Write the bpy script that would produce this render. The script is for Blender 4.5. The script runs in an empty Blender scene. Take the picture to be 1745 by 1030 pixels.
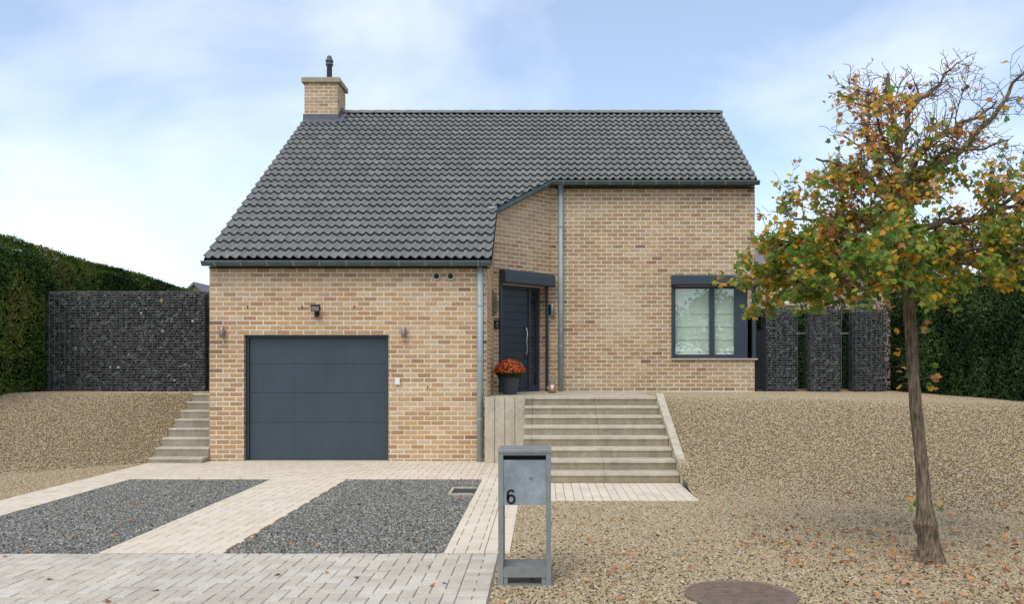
import bpy, math, random
import numpy as np
from mathutils import Vector, Matrix, noise as mnoise
random.seed(7); rng = np.random.default_rng(7)
S = bpy.context.scene
COL = S.collection
R = math.radians

# ------------------------------------------------------------------ camera
EYE = 1.62; F = 1450.0; VX, VY = 925.0, 620.0; PW, PH = 1745.0, 1030.0
cam = bpy.data.cameras.new('camera'); co = bpy.data.objects.new('camera', cam); COL.objects.link(co)
co.location = (0, 0, EYE); co.rotation_euler = (R(90), 0, 0)
cam.sensor_width = 36; cam.lens = 36 * F / PW
cam.shift_x = -(VX - PW / 2) / PW; cam.shift_y = (VY - PH / 2) / PW
cam.clip_start = 0.1; cam.clip_end = 2000
S.camera = co
def at(px, py, Y):
    return Vector(((px - VX) * Y / F, Y, EYE + (VY - py) * Y / F))
# ------------------------------------------------------------------ sky and sun
SUN_EL, SUN_AZ = R(54), R(-158)      # azimuth of the sun, measured from +Y towards +X
SKY_STRENGTH, SUN_STRENGTH, SUN_ANGLE = 0.14, 1.5, R(36)
S.view_settings.view_transform = 'Standard'; S.view_settings.look = 'None'
S.view_settings.exposure = 0.46; S.view_settings.gamma = 1; S.view_settings.use_curve_mapping = False
w = bpy.data.worlds.new('World'); S.world = w; w.use_nodes = True
nt = w.node_tree; nt.nodes.clear()
def wn(t, **k):
    n = nt.nodes.new(t)
    for a, b in k.items(): setattr(n, a, b)
    return n
sky = wn('ShaderNodeTexSky', sky_type='NISHITA', sun_disc=False)
sky.sun_elevation = SUN_EL; sky.sun_rotation = SUN_AZ; sky.air_density = 1.0; sky.dust_density = 0.4; sky.ozone_density = 3.0
tc = wn('ShaderNodeTexCoord'); mp = wn('ShaderNodeMapping'); mp.inputs['Scale'].default_value = (1.4, 1.0, 1.9)
mp.inputs['Location'].default_value = (0.35, 0.0, 0.2); mp.inputs['Rotation'].default_value = (0, R(20), 0)
nz = wn('ShaderNodeTexNoise'); nz.inputs['Scale'].default_value = 2.0; nz.inputs['Detail'].default_value = 5; nz.inputs['Roughness'].default_value = 0.5; nz.inputs['Distortion'].default_value = 0.3
rp = wn('ShaderNodeValToRGB'); rp.color_ramp.elements[0].position = 0.40; rp.color_ramp.elements[1].position = 0.66
rp.color_ramp.elements[0].color = (0.22, 0.22, 0.22, 1); rp.color_ramp.elements[1].color = (0.78, 0.78, 0.78, 1)
mx = wn('ShaderNodeMix', data_type='RGBA'); mx.inputs[7].default_value = (6.2, 6.65, 7.4, 1)
bg = wn('ShaderNodeBackground'); bg.inputs['Strength'].default_value = SKY_STRENGTH
out = wn('ShaderNodeOutputWorld')
L = nt.links.new
L(tc.outputs['Generated'], mp.inputs['Vector']); L(mp.outputs['Vector'], nz.inputs['Vector']); L(nz.outputs['Fac'], rp.inputs['Fac'])
L(rp.outputs['Color'], mx.inputs[0]); L(sky.outputs['Color'], mx.inputs[6]); L(mx.outputs[2], bg.inputs['Color']); L(bg.outputs['Background'], out.inputs['Surface'])
sl = bpy.data.lights.new('sun', 'SUN'); so = bpy.data.objects.new('sun', sl); COL.objects.link(so)
sl.energy = SUN_STRENGTH; sl.angle = SUN_ANGLE; sl.color = (1, 0.95, 0.88)
sd = Vector((math.sin(SUN_AZ) * math.cos(SUN_EL), math.cos(SUN_AZ) * math.cos(SUN_EL), math.sin(SUN_EL)))
so.rotation_euler = (-sd).to_track_quat('-Z', 'Y').to_euler(); so.location = sd * 60

# ------------------------------------------------------------------ materials
def srgb(r, g, b, k=1.0):
    f = lambda c: (c / 255 / 12.92 if c / 255 <= 0.04045 else ((c / 255 + 0.055) / 1.055) ** 2.4) * k
    return (f(r), f(g), f(b))
def mk(name, col=(.5, .5, .5), rough=.7, metal=0., tint=False, var=0.15, vscale=8., var2=0.0, v2scale=1.2, bump=0., bscale=60., inst=None, transl=0., spec=.4, streak=0.):
    """procedural material: base colour (or tint attribute / per-instance ramp) x two octaves of noise, bump"""
    m = bpy.data.materials.new(name); m.use_nodes = True; t = m.node_tree; N = t.nodes; l = t.links.new
    p = N['Principled BSDF']; p.inputs['Roughness'].default_value = rough; p.inputs['Metallic'].default_value = metal
    p.inputs['Specular IOR Level'].default_value = spec
    g = N.new('ShaderNodeNewGeometry')
    if inst:
        oi = N.new('ShaderNodeObjectInfo'); cr = N.new('ShaderNodeValToRGB'); cr.color_ramp.interpolation = 'LINEAR'
        e = cr.color_ramp.elements
        while len(e) < len(inst): e.new(0.5)
        for i, c in enumerate(inst): e[i].position = i / (len(inst) - 1); e[i].color = (*c, 1)
        l(oi.outputs['Random'], cr.inputs['Fac']); src = cr.outputs['Color']
    elif tint:
        a = N.new('ShaderNodeAttribute'); a.attribute_name = 'tint'; src = a.outputs['Color']
    else:
        c = N.new('ShaderNodeRGB'); c.outputs[0].default_value = (*col, 1); src = c.outputs[0]
    def vary(src, scale, amt, vec=None, detail=5):
        n = N.new('ShaderNodeTexNoise'); n.inputs['Scale'].default_value = scale; n.inputs['Detail'].default_value = detail; n.inputs['Roughness'].default_value = .65
        l(vec or g.outputs['Position'], n.inputs['Vector'])
        r = N.new('ShaderNodeMapRange'); r.inputs[1].default_value = .25; r.inputs[2].default_value = .75; r.inputs[3].default_value = 1 - amt; r.inputs[4].default_value = 1 + amt
        l(n.outputs['Fac'], r.inputs[0])
        v = N.new('ShaderNodeVectorMath'); v.operation = 'SCALE'; l(src, v.inputs[0]); l(r.outputs[0], v.inputs['Scale'])
        return v.outputs[0]
    if var: src = vary(src, vscale, var)
    if var2: src = vary(src, v2scale, var2)
    if streak:
        q = N.new('ShaderNodeMapping'); q.inputs['Scale'].default_value = (9, 9, .7); l(g.outputs['Position'], q.inputs['Vector'])
        src = vary(src, 1.0, streak, q.outputs[0])
    l(src, p.inputs['Base Color'])
    if bump:
        n = N.new('ShaderNodeTexNoise'); n.inputs['Scale'].default_value = bscale; n.inputs['Detail'].default_value = 6; l(g.outputs['Position'], n.inputs['Vector'])
        b = N.new('ShaderNodeBump'); b.inputs['Strength'].default_value = bump; b.inputs['Distance'].default_value = .01; l(n.outputs['Fac'], b.inputs['Height']); l(b.outputs['Normal'], p.inputs['Normal'])
    if transl:
        tr = N.new('ShaderNodeBsdfTranslucent'); l(src, tr.inputs['Color']); ms = N.new('ShaderNodeMixShader'); ms.inputs[0].default_value = transl
        l(p.outputs[0], ms.inputs[1]); l(tr.outputs[0], ms.inputs[2]); l(ms.outputs[0], N['Material Output'].inputs['Surface'])
    return m
M = {}
M['brick'] = mk('brick', tint=True, var=.20, vscale=26, var2=.12, v2scale=.9, bump=.6, bscale=90, rough=.9, spec=.2)
M['mortar'] = mk('mortar', srgb(226, 214, 192), .95, var=.1, vscale=25, var2=.12, bump=.4, bscale=150, spec=.1)
M['tile'] = mk('roof_tile', tint=True, var=.12, vscale=14, var2=.05, v2scale=.9, bump=.25, bscale=120, rough=.5, spec=.4)
M['underlay'] = mk('underlay', (.02, .02, .022), .9)
M['zinc'] = mk('zinc', srgb(96, 110, 112), .5, .55, var=.15, vscale=6, streak=.12)
M['zinc_light'] = mk('zinc_light', srgb(158, 168, 168), .6, .25, var=.12, vscale=6, streak=.2)
M['lead'] = mk('lead', srgb(92, 96, 102), .6, .1, var=.15, vscale=9)
M['anthracite'] = mk('anthracite', srgb(52, 62, 72), .45, var=.06, vscale=3, spec=.45)
M['garage'] = mk('garage_door_paint', srgb(60, 70, 78), .42, var=.10, vscale=2.2, var2=.08, v2scale=.9, streak=.08, bump=.05, bscale=300, spec=.4)
M['doorblue'] = mk('door_paint', srgb(50, 58, 68), .42, var=.06, vscale=3, spec=.4)
M['black'] = mk('black', (.008, .008, .009), .6)
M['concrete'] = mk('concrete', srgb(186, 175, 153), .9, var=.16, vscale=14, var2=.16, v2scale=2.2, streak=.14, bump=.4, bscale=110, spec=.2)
M['concrete_dark'] = mk('concrete_dark', srgb(150, 141, 124), .9, var=.16, vscale=14, var2=.18, v2scale=2.2, streak=.14, bump=.4, bscale=110, spec=.2)
M['shaded_riser'] = mk('shaded_riser_concrete', srgb(148, 136, 114), .9, var=.18, vscale=14, var2=.2, v2scale=2.2, streak=.2, bump=.4, bscale=110, spec=.2)  # streaky concrete, darkened so the upright faces carry painted shade
M['cap'] = mk('cap_stone', srgb(160, 150, 122), .9, var=.2, vscale=10, bump=.4, spec=.2)
M['paver'] = mk('paver', tint=True, var=.08, vscale=45, var2=.06, v2scale=.8, bump=.35, bscale=160, rough=.9, spec=.2)
M['street_paver'] = mk('street_paver', tint=True, var=.2, vscale=55, var2=.16, v2scale=1.6, bump=.6, bscale=140, rough=.92, spec=.2)
M['joint'] = mk('joint_sand', srgb(122, 100, 76), .95, var=.25, vscale=30)
M['joint_dark'] = mk('joint_dirt', srgb(122, 110, 94), .95, var=.3, vscale=20)
M['earth'] = mk('earth', srgb(125, 106, 78), .95, var=.3, vscale=40, var2=.15, bump=.8, bscale=60)
M['dark_earth'] = mk('dark_earth', srgb(62, 64, 64), .95, var=.3, vscale=50, bump=.8, bscale=70)
M['ground'] = mk('ground', srgb(110, 104, 84), .95, var=.3, vscale=3)
M['pebble'] = mk('pebble', inst=[srgb(*c) for c in ((165, 142, 104), (184, 162, 123), (148, 131, 104), (192, 172, 136), (171, 145, 105), (141, 127, 105), (187, 165, 127), (156, 130, 94), (203, 188, 157), (153, 144, 126), (133, 116, 92), (178, 153, 116))], rough=.75, var=.12, vscale=60)
M['pebble_grey'] = mk('pebble_mixed', inst=[srgb(*c) for c in ((150, 132, 102), (132, 126, 112), (186, 168, 136), (104, 104, 100), (166, 142, 106), (196, 184, 160), (120, 110, 92), (148, 146, 138), (176, 152, 116), (92, 92, 90), (210, 198, 172), (140, 118, 88))], rough=.75, var=.12, vscale=60)
M['chip'] = mk('slate_chip', inst=[srgb(*c) for c in ((98, 96, 88), (130, 127, 117), (74, 73, 69), (160, 157, 145), (104, 102, 94), (84, 83, 79), (188, 183, 168), (114, 111, 101), (68, 67, 63), (136, 125, 105))], rough=.7, var=.12, vscale=60)
M['gabion_stone'] = mk('gabion_stone', tint=True, var=.3, vscale=30, bump=.6, bscale=60, rough=.75, spec=.4)
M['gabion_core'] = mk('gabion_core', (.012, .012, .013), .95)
M['wire'] = mk('wire', srgb(118, 122, 122), .5, .6)
M['steel'] = mk('brushed_steel', srgb(150, 146, 138), .4, .7, var=.1)
M['chrome'] = mk('chrome', srgb(200, 200, 200), .2, .9)
M['galv'] = mk('galvanised', srgb(146, 147, 142), .55, .45, var=.16, vscale=9, var2=.12, v2scale=3, streak=.1)
M['galv_panel'] = mk('galvanised_panel', srgb(150, 156, 160), .5, .4, var=.26, vscale=11, var2=.22, v2scale=3.5)
M['white'] = mk('white_plastic', srgb(226, 226, 222), .5, var=.03)
M['iron'] = mk('cast_iron', srgb(128, 110, 96), .7, .2, var=.3, vscale=12, bump=.6, bscale=70)
M['iron_dark'] = mk('cast_iron_frame', srgb(92, 82, 74), .75, .1, var=.3, vscale=12, bump=.6, bscale=70)
M['bark'] = mk('bark', srgb(112, 92, 72), .95, var=.45, vscale=16, var2=.3, v2scale=4, bump=1.0, bscale=45, spec=.1)
def bark(name):
    m = mk(name, srgb(130, 113, 93), .95, var=.3, vscale=10, var2=.25, v2scale=3, spec=.1); t = m.node_tree; N = t.nodes; l = t.links.new; p = N['Principled BSDF']
    g = N.new('ShaderNodeNewGeometry'); q = N.new('ShaderNodeMapping'); q.inputs['Scale'].default_value = (55, 55, 7); l(g.outputs['Position'], q.inputs['Vector'])
    n = N.new('ShaderNodeTexNoise'); n.inputs['Scale'].default_value = 1; n.inputs['Detail'].default_value = 5; n.inputs['Distortion'].default_value = .6; l(q.outputs[0], n.inputs['Vector'])
    r = N.new('ShaderNodeMapRange'); r.inputs[1].default_value = .35; r.inputs[2].default_value = .65; r.inputs[3].default_value = .42; r.inputs[4].default_value = 1.35; l(n.outputs['Fac'], r.inputs[0])
    v = N.new('ShaderNodeVectorMath'); v.operation = 'SCALE'; l(p.inputs['Base Color'].links[0].from_socket, v.inputs[0]); l(r.outputs[0], v.inputs['Scale']); l(v.outputs[0], p.inputs['Base Color'])
    b = N.new('ShaderNodeBump'); b.inputs['Strength'].default_value = 1; b.inputs['Distance'].default_value = .03; l(n.outputs['Fac'], b.inputs['Height']); l(b.outputs['Normal'], p.inputs['Normal'])
    return m
M['bark'] = bark('furrowed_bark')
M['twig'] = mk('twig', srgb(104, 90, 76), .9, var=.25, vscale=12, spec=.1)
M['leaf'] = mk('maple_leaf', tint=True, var=.16, vscale=22, rough=.5, transl=.6, spec=.35)
M['hedge'] = mk('hedge_leaf', tint=True, var=.2, vscale=3, rough=.65, transl=.2, spec=.2)
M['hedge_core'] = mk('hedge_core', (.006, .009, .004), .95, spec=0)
M['dry'] = mk('dry_leaf', tint=True, var=.2, vscale=30, rough=.8, transl=.1, spec=.15)
M['petal'] = mk('petal', tint=True, var=.12, vscale=40, rough=.7, transl=.15)
M['pot'] = mk('plant_pot', srgb(74, 80, 88), .55, var=.08)
M['neighbour_brick'] = mk('neighbour_wall', tint=True, var=.2, vscale=9, rough=.9)
M['neighbour_roof'] = mk('neighbour_roof', srgb(112, 108, 112), .8, var=.2, vscale=5)
M['blind'] = mk('blind_cloth', srgb(236, 238, 228), .9, var=.04, vscale=3, spec=.1)
M['gnome'] = mk('gnome_clay', tint=True, var=.1, vscale=40, rough=.6)
M['ornament'] = mk('ornament_straw', srgb(120, 112, 100), .9, var=.35, vscale=60)
def glass(name, rough=.0, tintc=(.9, .95, .93), refl=1.0):
    m = bpy.data.materials.new(name); m.use_nodes = True; t = m.node_tree; N = t.nodes; N.remove(N['Principled BSDF'])
    tr = N.new('ShaderNodeBsdfTransparent'); tr.inputs[0].default_value = (*tintc, 1)
    gl = N.new('ShaderNodeBsdfGlossy'); gl.inputs['Roughness'].default_value = rough; gl.inputs[0].default_value = (.95, .97, 1, 1)
    lw = N.new('ShaderNodeLayerWeight'); lw.inputs[0].default_value = .5; pw = N.new('ShaderNodeMath'); pw.operation = 'POWER'; pw.inputs[1].default_value = 4
    fr = N.new('ShaderNodeMath'); fr.operation = 'MULTIPLY_ADD'; fr.inputs[1].default_value = .85; fr.inputs[2].default_value = .08
    t.links.new(lw.outputs['Facing'], pw.inputs[0]); t.links.new(pw.outputs[0], fr.inputs[0])
    mxs = N.new('ShaderNodeMixShader'); l = t.links.new
    l(fr.outputs[0], mxs.inputs[0]); l(tr.outputs[0], mxs.inputs[1]); l(gl.outputs[0], mxs.inputs[2]); l(mxs.outputs[0], N['Material Output'].inputs['Surface'])
    return m
M['glass'] = glass('window_glass', tintc=(.90, .94, .91))

# ------------------------------------------------------------------ helpers
ORIG = {}
def reg(o, org): ORIG[o.name] = Vector(org)
def tag(o, label=None, cat=None, group=None, kind=None):
    for k, v in (('label', label), ('category', cat), ('group', group), ('kind', kind)):
        if v: o[k] = v
    return o
def thing(name, label, cat, loc=(0, 0, 0), group=None):
    o = bpy.data.objects.new(name, None); COL.objects.link(o); o.location = loc; o.empty_display_size = .1; reg(o, loc)
    return tag(o, label, cat, group)
class MB:
    """collects geometry in world coordinates; build() links it as ONE mesh object"""
    def __init__(s): s.v = []; s.f = []; s.t = []; s.tint = (1, 1, 1)
    def add(s, vs, fs, tint=None):
        n = len(s.v); s.v += [tuple(v) for v in vs]; s.f += [tuple(i + n for i in f) for f in fs]; s.t += [tint or s.tint] * len(vs); return s
    def obox(s, c, ax, ay, az, tint=None, ch=0.):
        """box centred c with half-axis vectors, optional chamfer of the vertical edges/top kept simple"""
        c, ax, ay, az = map(Vector, (c, ax, ay, az)); vs = []
        for sz in (-1, 1):
            for sx, sy in ((-1, -1), (1, -1), (1, 1), (-1, 1)): vs.append(c + ax * sx + ay * sy + az * sz)
        if ch:
            k = len(vs); lx, ly, lz = ax.length, ay.length, az.length
            # top ring lowered, inner ring inset
            inn = [c + ax * sx * (1 - ch / lx) + ay * sy * (1 - ch / ly) + az for sx, sy in ((-1, -1), (1, -1), (1, 1), (-1, 1))]
            for i in range(4): vs[4 + i] = vs[4 + i] - az * (ch / lz)
            vs += inn
            fs = [(3, 2, 1, 0)] + [(i, (i + 1) % 4, 4 + (i + 1) % 4, 4 + i) for i in range(4)] + [(4 + i, 4 + (i + 1) % 4, 8 + (i + 1) % 4, 8 + i) for i in range(4)] + [(8, 9, 10, 11)]
        else:
            fs = [(3, 2, 1, 0), (4, 5, 6, 7)] + [(i, (i + 1) % 4, 4 + (i + 1) % 4, 4 + i) for i in range(4)]
        return s.add(vs, fs, tint)
    def box(s, x0, x1, y0, y1, z0, z1, tint=None, ch=0.):
        return s.obox(((x0 + x1) / 2, (y0 + y1) / 2, (z0 + z1) / 2), ((x1 - x0) / 2, 0, 0), (0, (y1 - y0) / 2, 0), (0, 0, (z1 - z0) / 2), tint, ch)
    def tube(s, pts, rad, n=10, cap=True, tint=None, jit=0.):
        pts = [Vector(p) for p in pts]
        if not hasattr(rad, '__len__'): rad = [rad] * len(pts)
        vs = []; fs = []; prev = None
        for i, p in enumerate(pts):
            d = (pts[min(i + 1, len(pts) - 1)] - pts[max(i - 1, 0)]).normalized()
            if prev is None: a = d.orthogonal().normalized()
            else: a = (prev - d * prev.dot(d)); a = a.normalized() if a.length > 1e-6 else d.orthogonal().normalized()
            prev = a; b = d.cross(a)
            for k in range(n):
                an = 2 * math.pi * k / n; r = rad[i] * (1 + (random.uniform(-jit, jit) if jit else 0))
                vs.append(p + a * math.cos(an) * r + b * math.sin(an) * r)
        for i in range(len(pts) - 1):
            for k in range(n):
                k2 = (k + 1) % n; fs.append((i * n + k, i * n + k2, (i + 1) * n + k2, (i + 1) * n + k))
        if cap: fs.append(tuple(range(n - 1, -1, -1))); fs.append(tuple((len(pts) - 1) * n + k for k in range(n)))
        return s.add(vs, fs, tint)
    def lathe(s, c, prof, n=24, tint=None):
        vs = []; fs = []
        for r, z in prof:
            for k in range(n): an = 2 * math.pi * k / n; vs.append((c[0] + r * math.cos(an), c[1] + r * math.sin(an), c[2] + z))
        for i in range(len(prof) - 1):
            for k in range(n): k2 = (k + 1) % n; fs.append((i * n + k, i * n + k2, (i + 1) * n + k2, (i + 1) * n + k))
        fs.append(tuple(range(n - 1, -1, -1))); fs.append(tuple((len(prof) - 1) * n + k for k in range(n)))
        return s.add(vs, fs, tint)
    def prism(s, poly, ext, tint=None):
        """closed polygon of 3-D points pushed along ext"""
        n = len(poly); e = Vector(ext); p = [Vector(q) for q in poly]
        return s.add(p + [q + e for q in p], [tuple(range(n - 1, -1, -1)), tuple(range(n, 2 * n))] + [(i, (i + 1) % n, n + (i + 1) % n, n + i) for i in range(n)], tint)
    def build(s, name, mat, parent=None, smooth=False, origin=None):
        org = ORIG[parent.name] if parent is not None else Vector(origin or (0, 0, 0))
        me = bpy.data.meshes.new(name); me.from_pydata([(a - org.x, b - org.y, c - org.z) for a, b, c in s.v], [], s.f)
        fixn(me)
        at_ = me.color_attributes.new('tint', 'FLOAT_COLOR', 'POINT'); at_.data.foreach_set('color', np.array([(*t, 1) for t in s.t], dtype=np.float32).ravel())
        me.materials.append(M[mat])
        if smooth: me.polygons.foreach_set('use_smooth', [True] * len(me.polygons))
        o = bpy.data.objects.new(name, me); COL.objects.link(o); o.parent = parent
        if parent is None: o.location = org
        reg(o, org); return o
def fixn(me):
    import bmesh
    if len(me.polygons) > 60000: return
    b = bmesh.new(); b.from_mesh(me); bmesh.ops.recalc_face_normals(b, faces=b.faces); b.to_mesh(me); b.free()
def fast_mesh(name, verts, faces_flat, nper, mat, parent=None, tints=None, origin=(0, 0, 0)):
    """numpy mesh of nper-gons"""
    org = ORIG[parent.name] if parent is not None else Vector(origin)
    me = bpy.data.meshes.new(name); nv = len(verts); nf = len(faces_flat) // nper
    me.vertices.add(nv); me.vertices.foreach_set('co', (verts - np.array(org)).astype(np.float32).ravel())
    me.loops.add(len(faces_flat)); me.loops.foreach_set('vertex_index', np.asarray(faces_flat, dtype=np.int32))
    me.polygons.add(nf); me.polygons.foreach_set('loop_start', np.arange(nf, dtype=np.int32) * nper)
    me.update(calc_edges=True)
    if tints is not None:
        a = me.color_attributes.new('tint', 'FLOAT_COLOR', 'POINT'); a.data.foreach_set('color', np.concatenate([tints, np.ones((nv, 1))], 1).astype(np.float32).ravel())
    me.materials.append(M[mat]); o = bpy.data.objects.new(name, me); COL.objects.link(o); o.parent = parent
    if parent is None: o.location = org
    reg(o, org); return o
def piece(name, me, loc, parent, rot=None):
    o = bpy.data.objects.new(name, me); COL.objects.link(o); o.parent = parent; o.location = Vector(loc) - ORIG[parent.name]
    if rot: o.rotation_euler = rot
    return o
def sm(t): t = max(0., min(1., t)); return t * t * (3 - 2 * t)
def jit(c, a): k = 1 + random.uniform(-a, a); return tuple(max(0, x * k * (1 + random.uniform(-a, a) * .25)) for x in c)

# ------------------------------------------------------------------ key dimensions
GY = 14.08                      # garage front
GX0, GX1 = -5.515, -.92
WY = 16.94                      # main front
WX0, WX1 = .164, 4.217
DA, DB = Vector((GX1, 15.85)), Vector((WX0, WY))     # oblique door wall
LZ = 1.07                       # landing level
EAVE_Y, EAVE_Z, TAN = 13.93, 3.325, .674
RIDGE_Y = 20.2
TH = math.atan(TAN); CT, ST = math.cos(TH), math.sin(TH)
def RZ(y): return EAVE_Z + TAN * (y - EAVE_Y)

# ================================================================== SETTING: ground
def H_right(x, y):
    t = sm((x - 2) / 5.)
    ys, ye = 10.4 - 2.2 * t, 14.6 - 2.4 * t
    u = max(0., min(1., (y - ys) / (ye - ys)))
    return 1.055 * (0.72 * sm(u) + .28 * u) + .012 * mnoise.noise((x * .8, y * .8, 0))
def H_left(x, y):
    d = max(0., -6.4 - x)
    ys, ye = 13.90 - .95 * d, 15.84 - .35 * min(1, d)
    ys = max(ys, 10.4); u = max(0., min(1., (y - ys) / (ye - ys)))
    edge = min(1., d / .5); wl = 1 - .5 * min(1., d / 1.5)
    return 1.075 * ((1 - wl) * sm(u) + wl * u) + .02 * mnoise.noise((x * .8, y * .8, 3)) * edge
def sheet(name, x0, x1, y0, y1, fn, mat, step=.12, dz=0.):
    nx = max(2, int((x1 - x0) / step) + 1); ny = max(2, int((y1 - y0) / step) + 1)
    xs = np.linspace(x0, x1, nx); ys = np.linspace(y0, y1, ny)
    v = np.array([(x, y, fn(x, y) + dz) for y in ys for x in xs]); f = []
    for j in range(ny - 1):
        for i in range(nx - 1): a = j * nx + i; f += [a, a + 1, a + nx + 1, a + nx]
    o = fast_mesh(name, v, f, 4, mat); o['kind'] = 'structure'; return o
sheet('ground', -400, 400, -300, 700, lambda x, y: -.08, 'ground', 100)
sheet('garden_ground', 7.4, 40, 12, 120, lambda x, y: .95, 'ground', 8)
sheet('garden_ground', -60, -10.1, 16, 120, lambda x, y: .95, 'ground', 8)
g_right = sheet('gravel_bank', 1.851, 7.7, 4.6, 20.5, H_right, 'earth', .15, -.015)
g_front = sheet('gravel_bed', -.28, 1.851, 7.27, 10.04, lambda x, y: 0, 'earth', .2, -.016)
g_front2 = sheet('gravel_bed', -.36, 1.851, 4.6, 7.27, lambda x, y: 0, 'earth', .2, -.016)
g_left = sheet('gravel_bank', -12.5, -6.41, 8.0, 20.0, H_left, 'earth', .15, -.015)
g_leftp = sheet('side_path', -6.41, -5.52, 15.9, 24, lambda x, y: LZ, 'concrete_dark', .5, -.01)
BED = [(-5.77, -3.80), (-2.73, -.85)]; BY0, BY1 = 7.27, 11.92
beds = [sheet('slate_chip_bed', a, b, BY0, BY1, lambda x, y: 0, 'dark_earth', .3, -.022) for a, b in BED]

# gravel stones: geometry-node scatter on those sheets (uncountable stuff)
def scatter_group(name, mat, dens, smin, smax, flat, seed):
    ng = bpy.data.node_groups.new(name, 'GeometryNodeTree')
    ng.interface.new_socket('Geometry', in_out='INPUT', socket_type='NodeSocketGeometry'); ng.interface.new_socket('Geometry', in_out='OUTPUT', socket_type='NodeSocketGeometry')
    N = ng.nodes; l = ng.links.new
    gi = N.new('NodeGroupInput'); go = N.new('NodeGroupOutput')
    d = N.new('GeometryNodeDistributePointsOnFaces'); d.inputs['Density'].default_value = dens; d.inputs['Seed'].default_value = seed
    l(gi.outputs[0], d.inputs['Mesh'])
    jn = N.new('GeometryNodeGeometryToInstance')
    for k in range(3):
        ic = N.new('GeometryNodeMeshIcoSphere'); ic.inputs['Radius'].default_value = 1; ic.inputs['Subdivisions'].default_value = 2
        nz = N.new('ShaderNodeTexNoise'); nz.noise_dimensions = '4D'; nz.inputs['W'].default_value = 3.7 * k + seed; nz.inputs['Scale'].default_value = .8; nz.inputs['Detail'].default_value = 2
        sc = N.new('ShaderNodeVectorMath'); sc.operation = 'SUBTRACT'; sc.inputs[1].default_value = (.5, .5, .5); l(nz.outputs['Color'], sc.inputs[0])
        s2 = N.new('ShaderNodeVectorMath'); s2.operation = 'SCALE'; s2.inputs['Scale'].default_value = 1.5; l(sc.outputs[0], s2.inputs[0])
        sp = N.new('GeometryNodeSetPosition'); l(ic.outputs['Mesh'], sp.inputs['Geometry']); l(s2.outputs[0], sp.inputs['Offset'])
        l(sp.outputs[0], jn.inputs[0])
    ip = N.new('GeometryNodeInstanceOnPoints'); ip.inputs['Pick Instance'].default_value = True
    rr = N.new('FunctionNodeRandomValue'); rr.data_type = 'FLOAT_VECTOR'; rr.inputs[0].default_value = (-.5, -.5, 0); rr.inputs[1].default_value = (.5, .5, 6.283)
    rs = N.new('FunctionNodeRandomValue'); rs.data_type = 'FLOAT_VECTOR'; rs.inputs[0].default_value = (smin, smin * .8, smin * flat); rs.inputs[1].default_value = (smax, smax * .85, smax * flat)
    rs.inputs['Seed'].default_value = 5
    l(d.outputs['Points'], ip.inputs['Points']); l(jn.outputs[0], ip.inputs['Instance']); l(rr.outputs[0], ip.inputs['Rotation']); l(rs.outputs[0], ip.inputs['Scale'])
    st = N.new('GeometryNodeSetMaterial'); st.inputs['Material'].default_value = M[mat]
    l(ip.outputs[0], st.inputs[0]); l(st.outputs[0], go.inputs[0]); return ng
def scatter(name, sheet_o, mat, dens, smin, smax, flat, seed, label, cat):
    o = bpy.data.objects.new(name, sheet_o.data.copy()); COL.objects.link(o); o.location = (0, 0, .008)
    md = o.modifiers.new('scatter', 'NODES'); md.node_group = scatter_group(name, mat, dens, smin, smax, flat, seed)
    return tag(o, label, cat, None, 'stuff')
scatter('gravel', g_right, 'pebble', 2900, .0082, .0155, .6, 1, 'beige pebble gravel covering the bank and forecourt under the tree', 'gravel')
scatter('gravel', g_front, 'pebble', 2900, .0082, .0155, .6, 2, 'beige and grey pebble gravel behind the letterbox', 'gravel')
scatter('gravel', g_front2, 'pebble', 2900, .0082, .0155, .6, 4, 'beige and grey pebble gravel around the letterbox foot', 'gravel')
scatter('gravel', g_left, 'pebble', 2700, .0082, .0155, .6, 3, 'tan pebble gravel on the bank left of the garage', 'gravel')
for k, bo in enumerate(beds):
    scatter('slate_chips', bo, 'chip', 3600, .007, .0145, .7, 10 + k, ('dark grey stone chips filling the left driveway bed', 'dark grey stone chips filling the driveway bed before the garage')[k], 'gravel')

# ---- pavers
def herring(x0, x1, y0, y1, W=.11, off=(0, 0)):
    out = []
    i0, i1 = int((x0 - off[0]) / W) - 3, int((x1 - off[0]) / W) + 3; j0, j1 = int((y0 - off[1]) / W) - 3, int((y1 - off[1]) / W) + 3
    for j in range(j0, j1):
        for i in range(i0, i1):
            v = (i - j) % 4
            if v == 0: r = (i * W, (i + 2) * W, j * W, (j + 1) * W)
            elif v == 3: r = (i * W, (i + 1) * W, j * W, (j + 2) * W)
            else: continue
            a, b, c, d = r[0] + off[0], r[1] + off[0], r[2] + off[1], r[3] + off[1]
            a, b, c, d = max(a, x0), min(b, x1), max(c, y0), min(d, y1)
            if b - a > .025 and d - c > .025: out.append((a, b, c, d))
    return out
def running(x0, x1, y0, y1, lx, ly, alongx):
    out = []; k = 0
    if alongx:
        y = y0
        while y < y1 - .02:
            x = x0 - (lx / 2 if k % 2 else 0)
            while x < x1 - .01:
                a, b = max(x, x0), min(x + lx, x1)
                if b - a > .02: out.append((a, b, y, min(y + ly, y1)))
                x += lx
            y += ly; k += 1
    else:
        x = x0
        while x < x1 - .02:
            y = y0 - (ly / 2 if k % 2 else 0)
            while y < y1 - .01:
                a, b = max(y, y0), min(y + ly, y1)
                if b - a > .02: out.append((x, min(x + lx, x1), a, b))
                y += ly
            x += lx; k += 1
    return out
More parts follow.
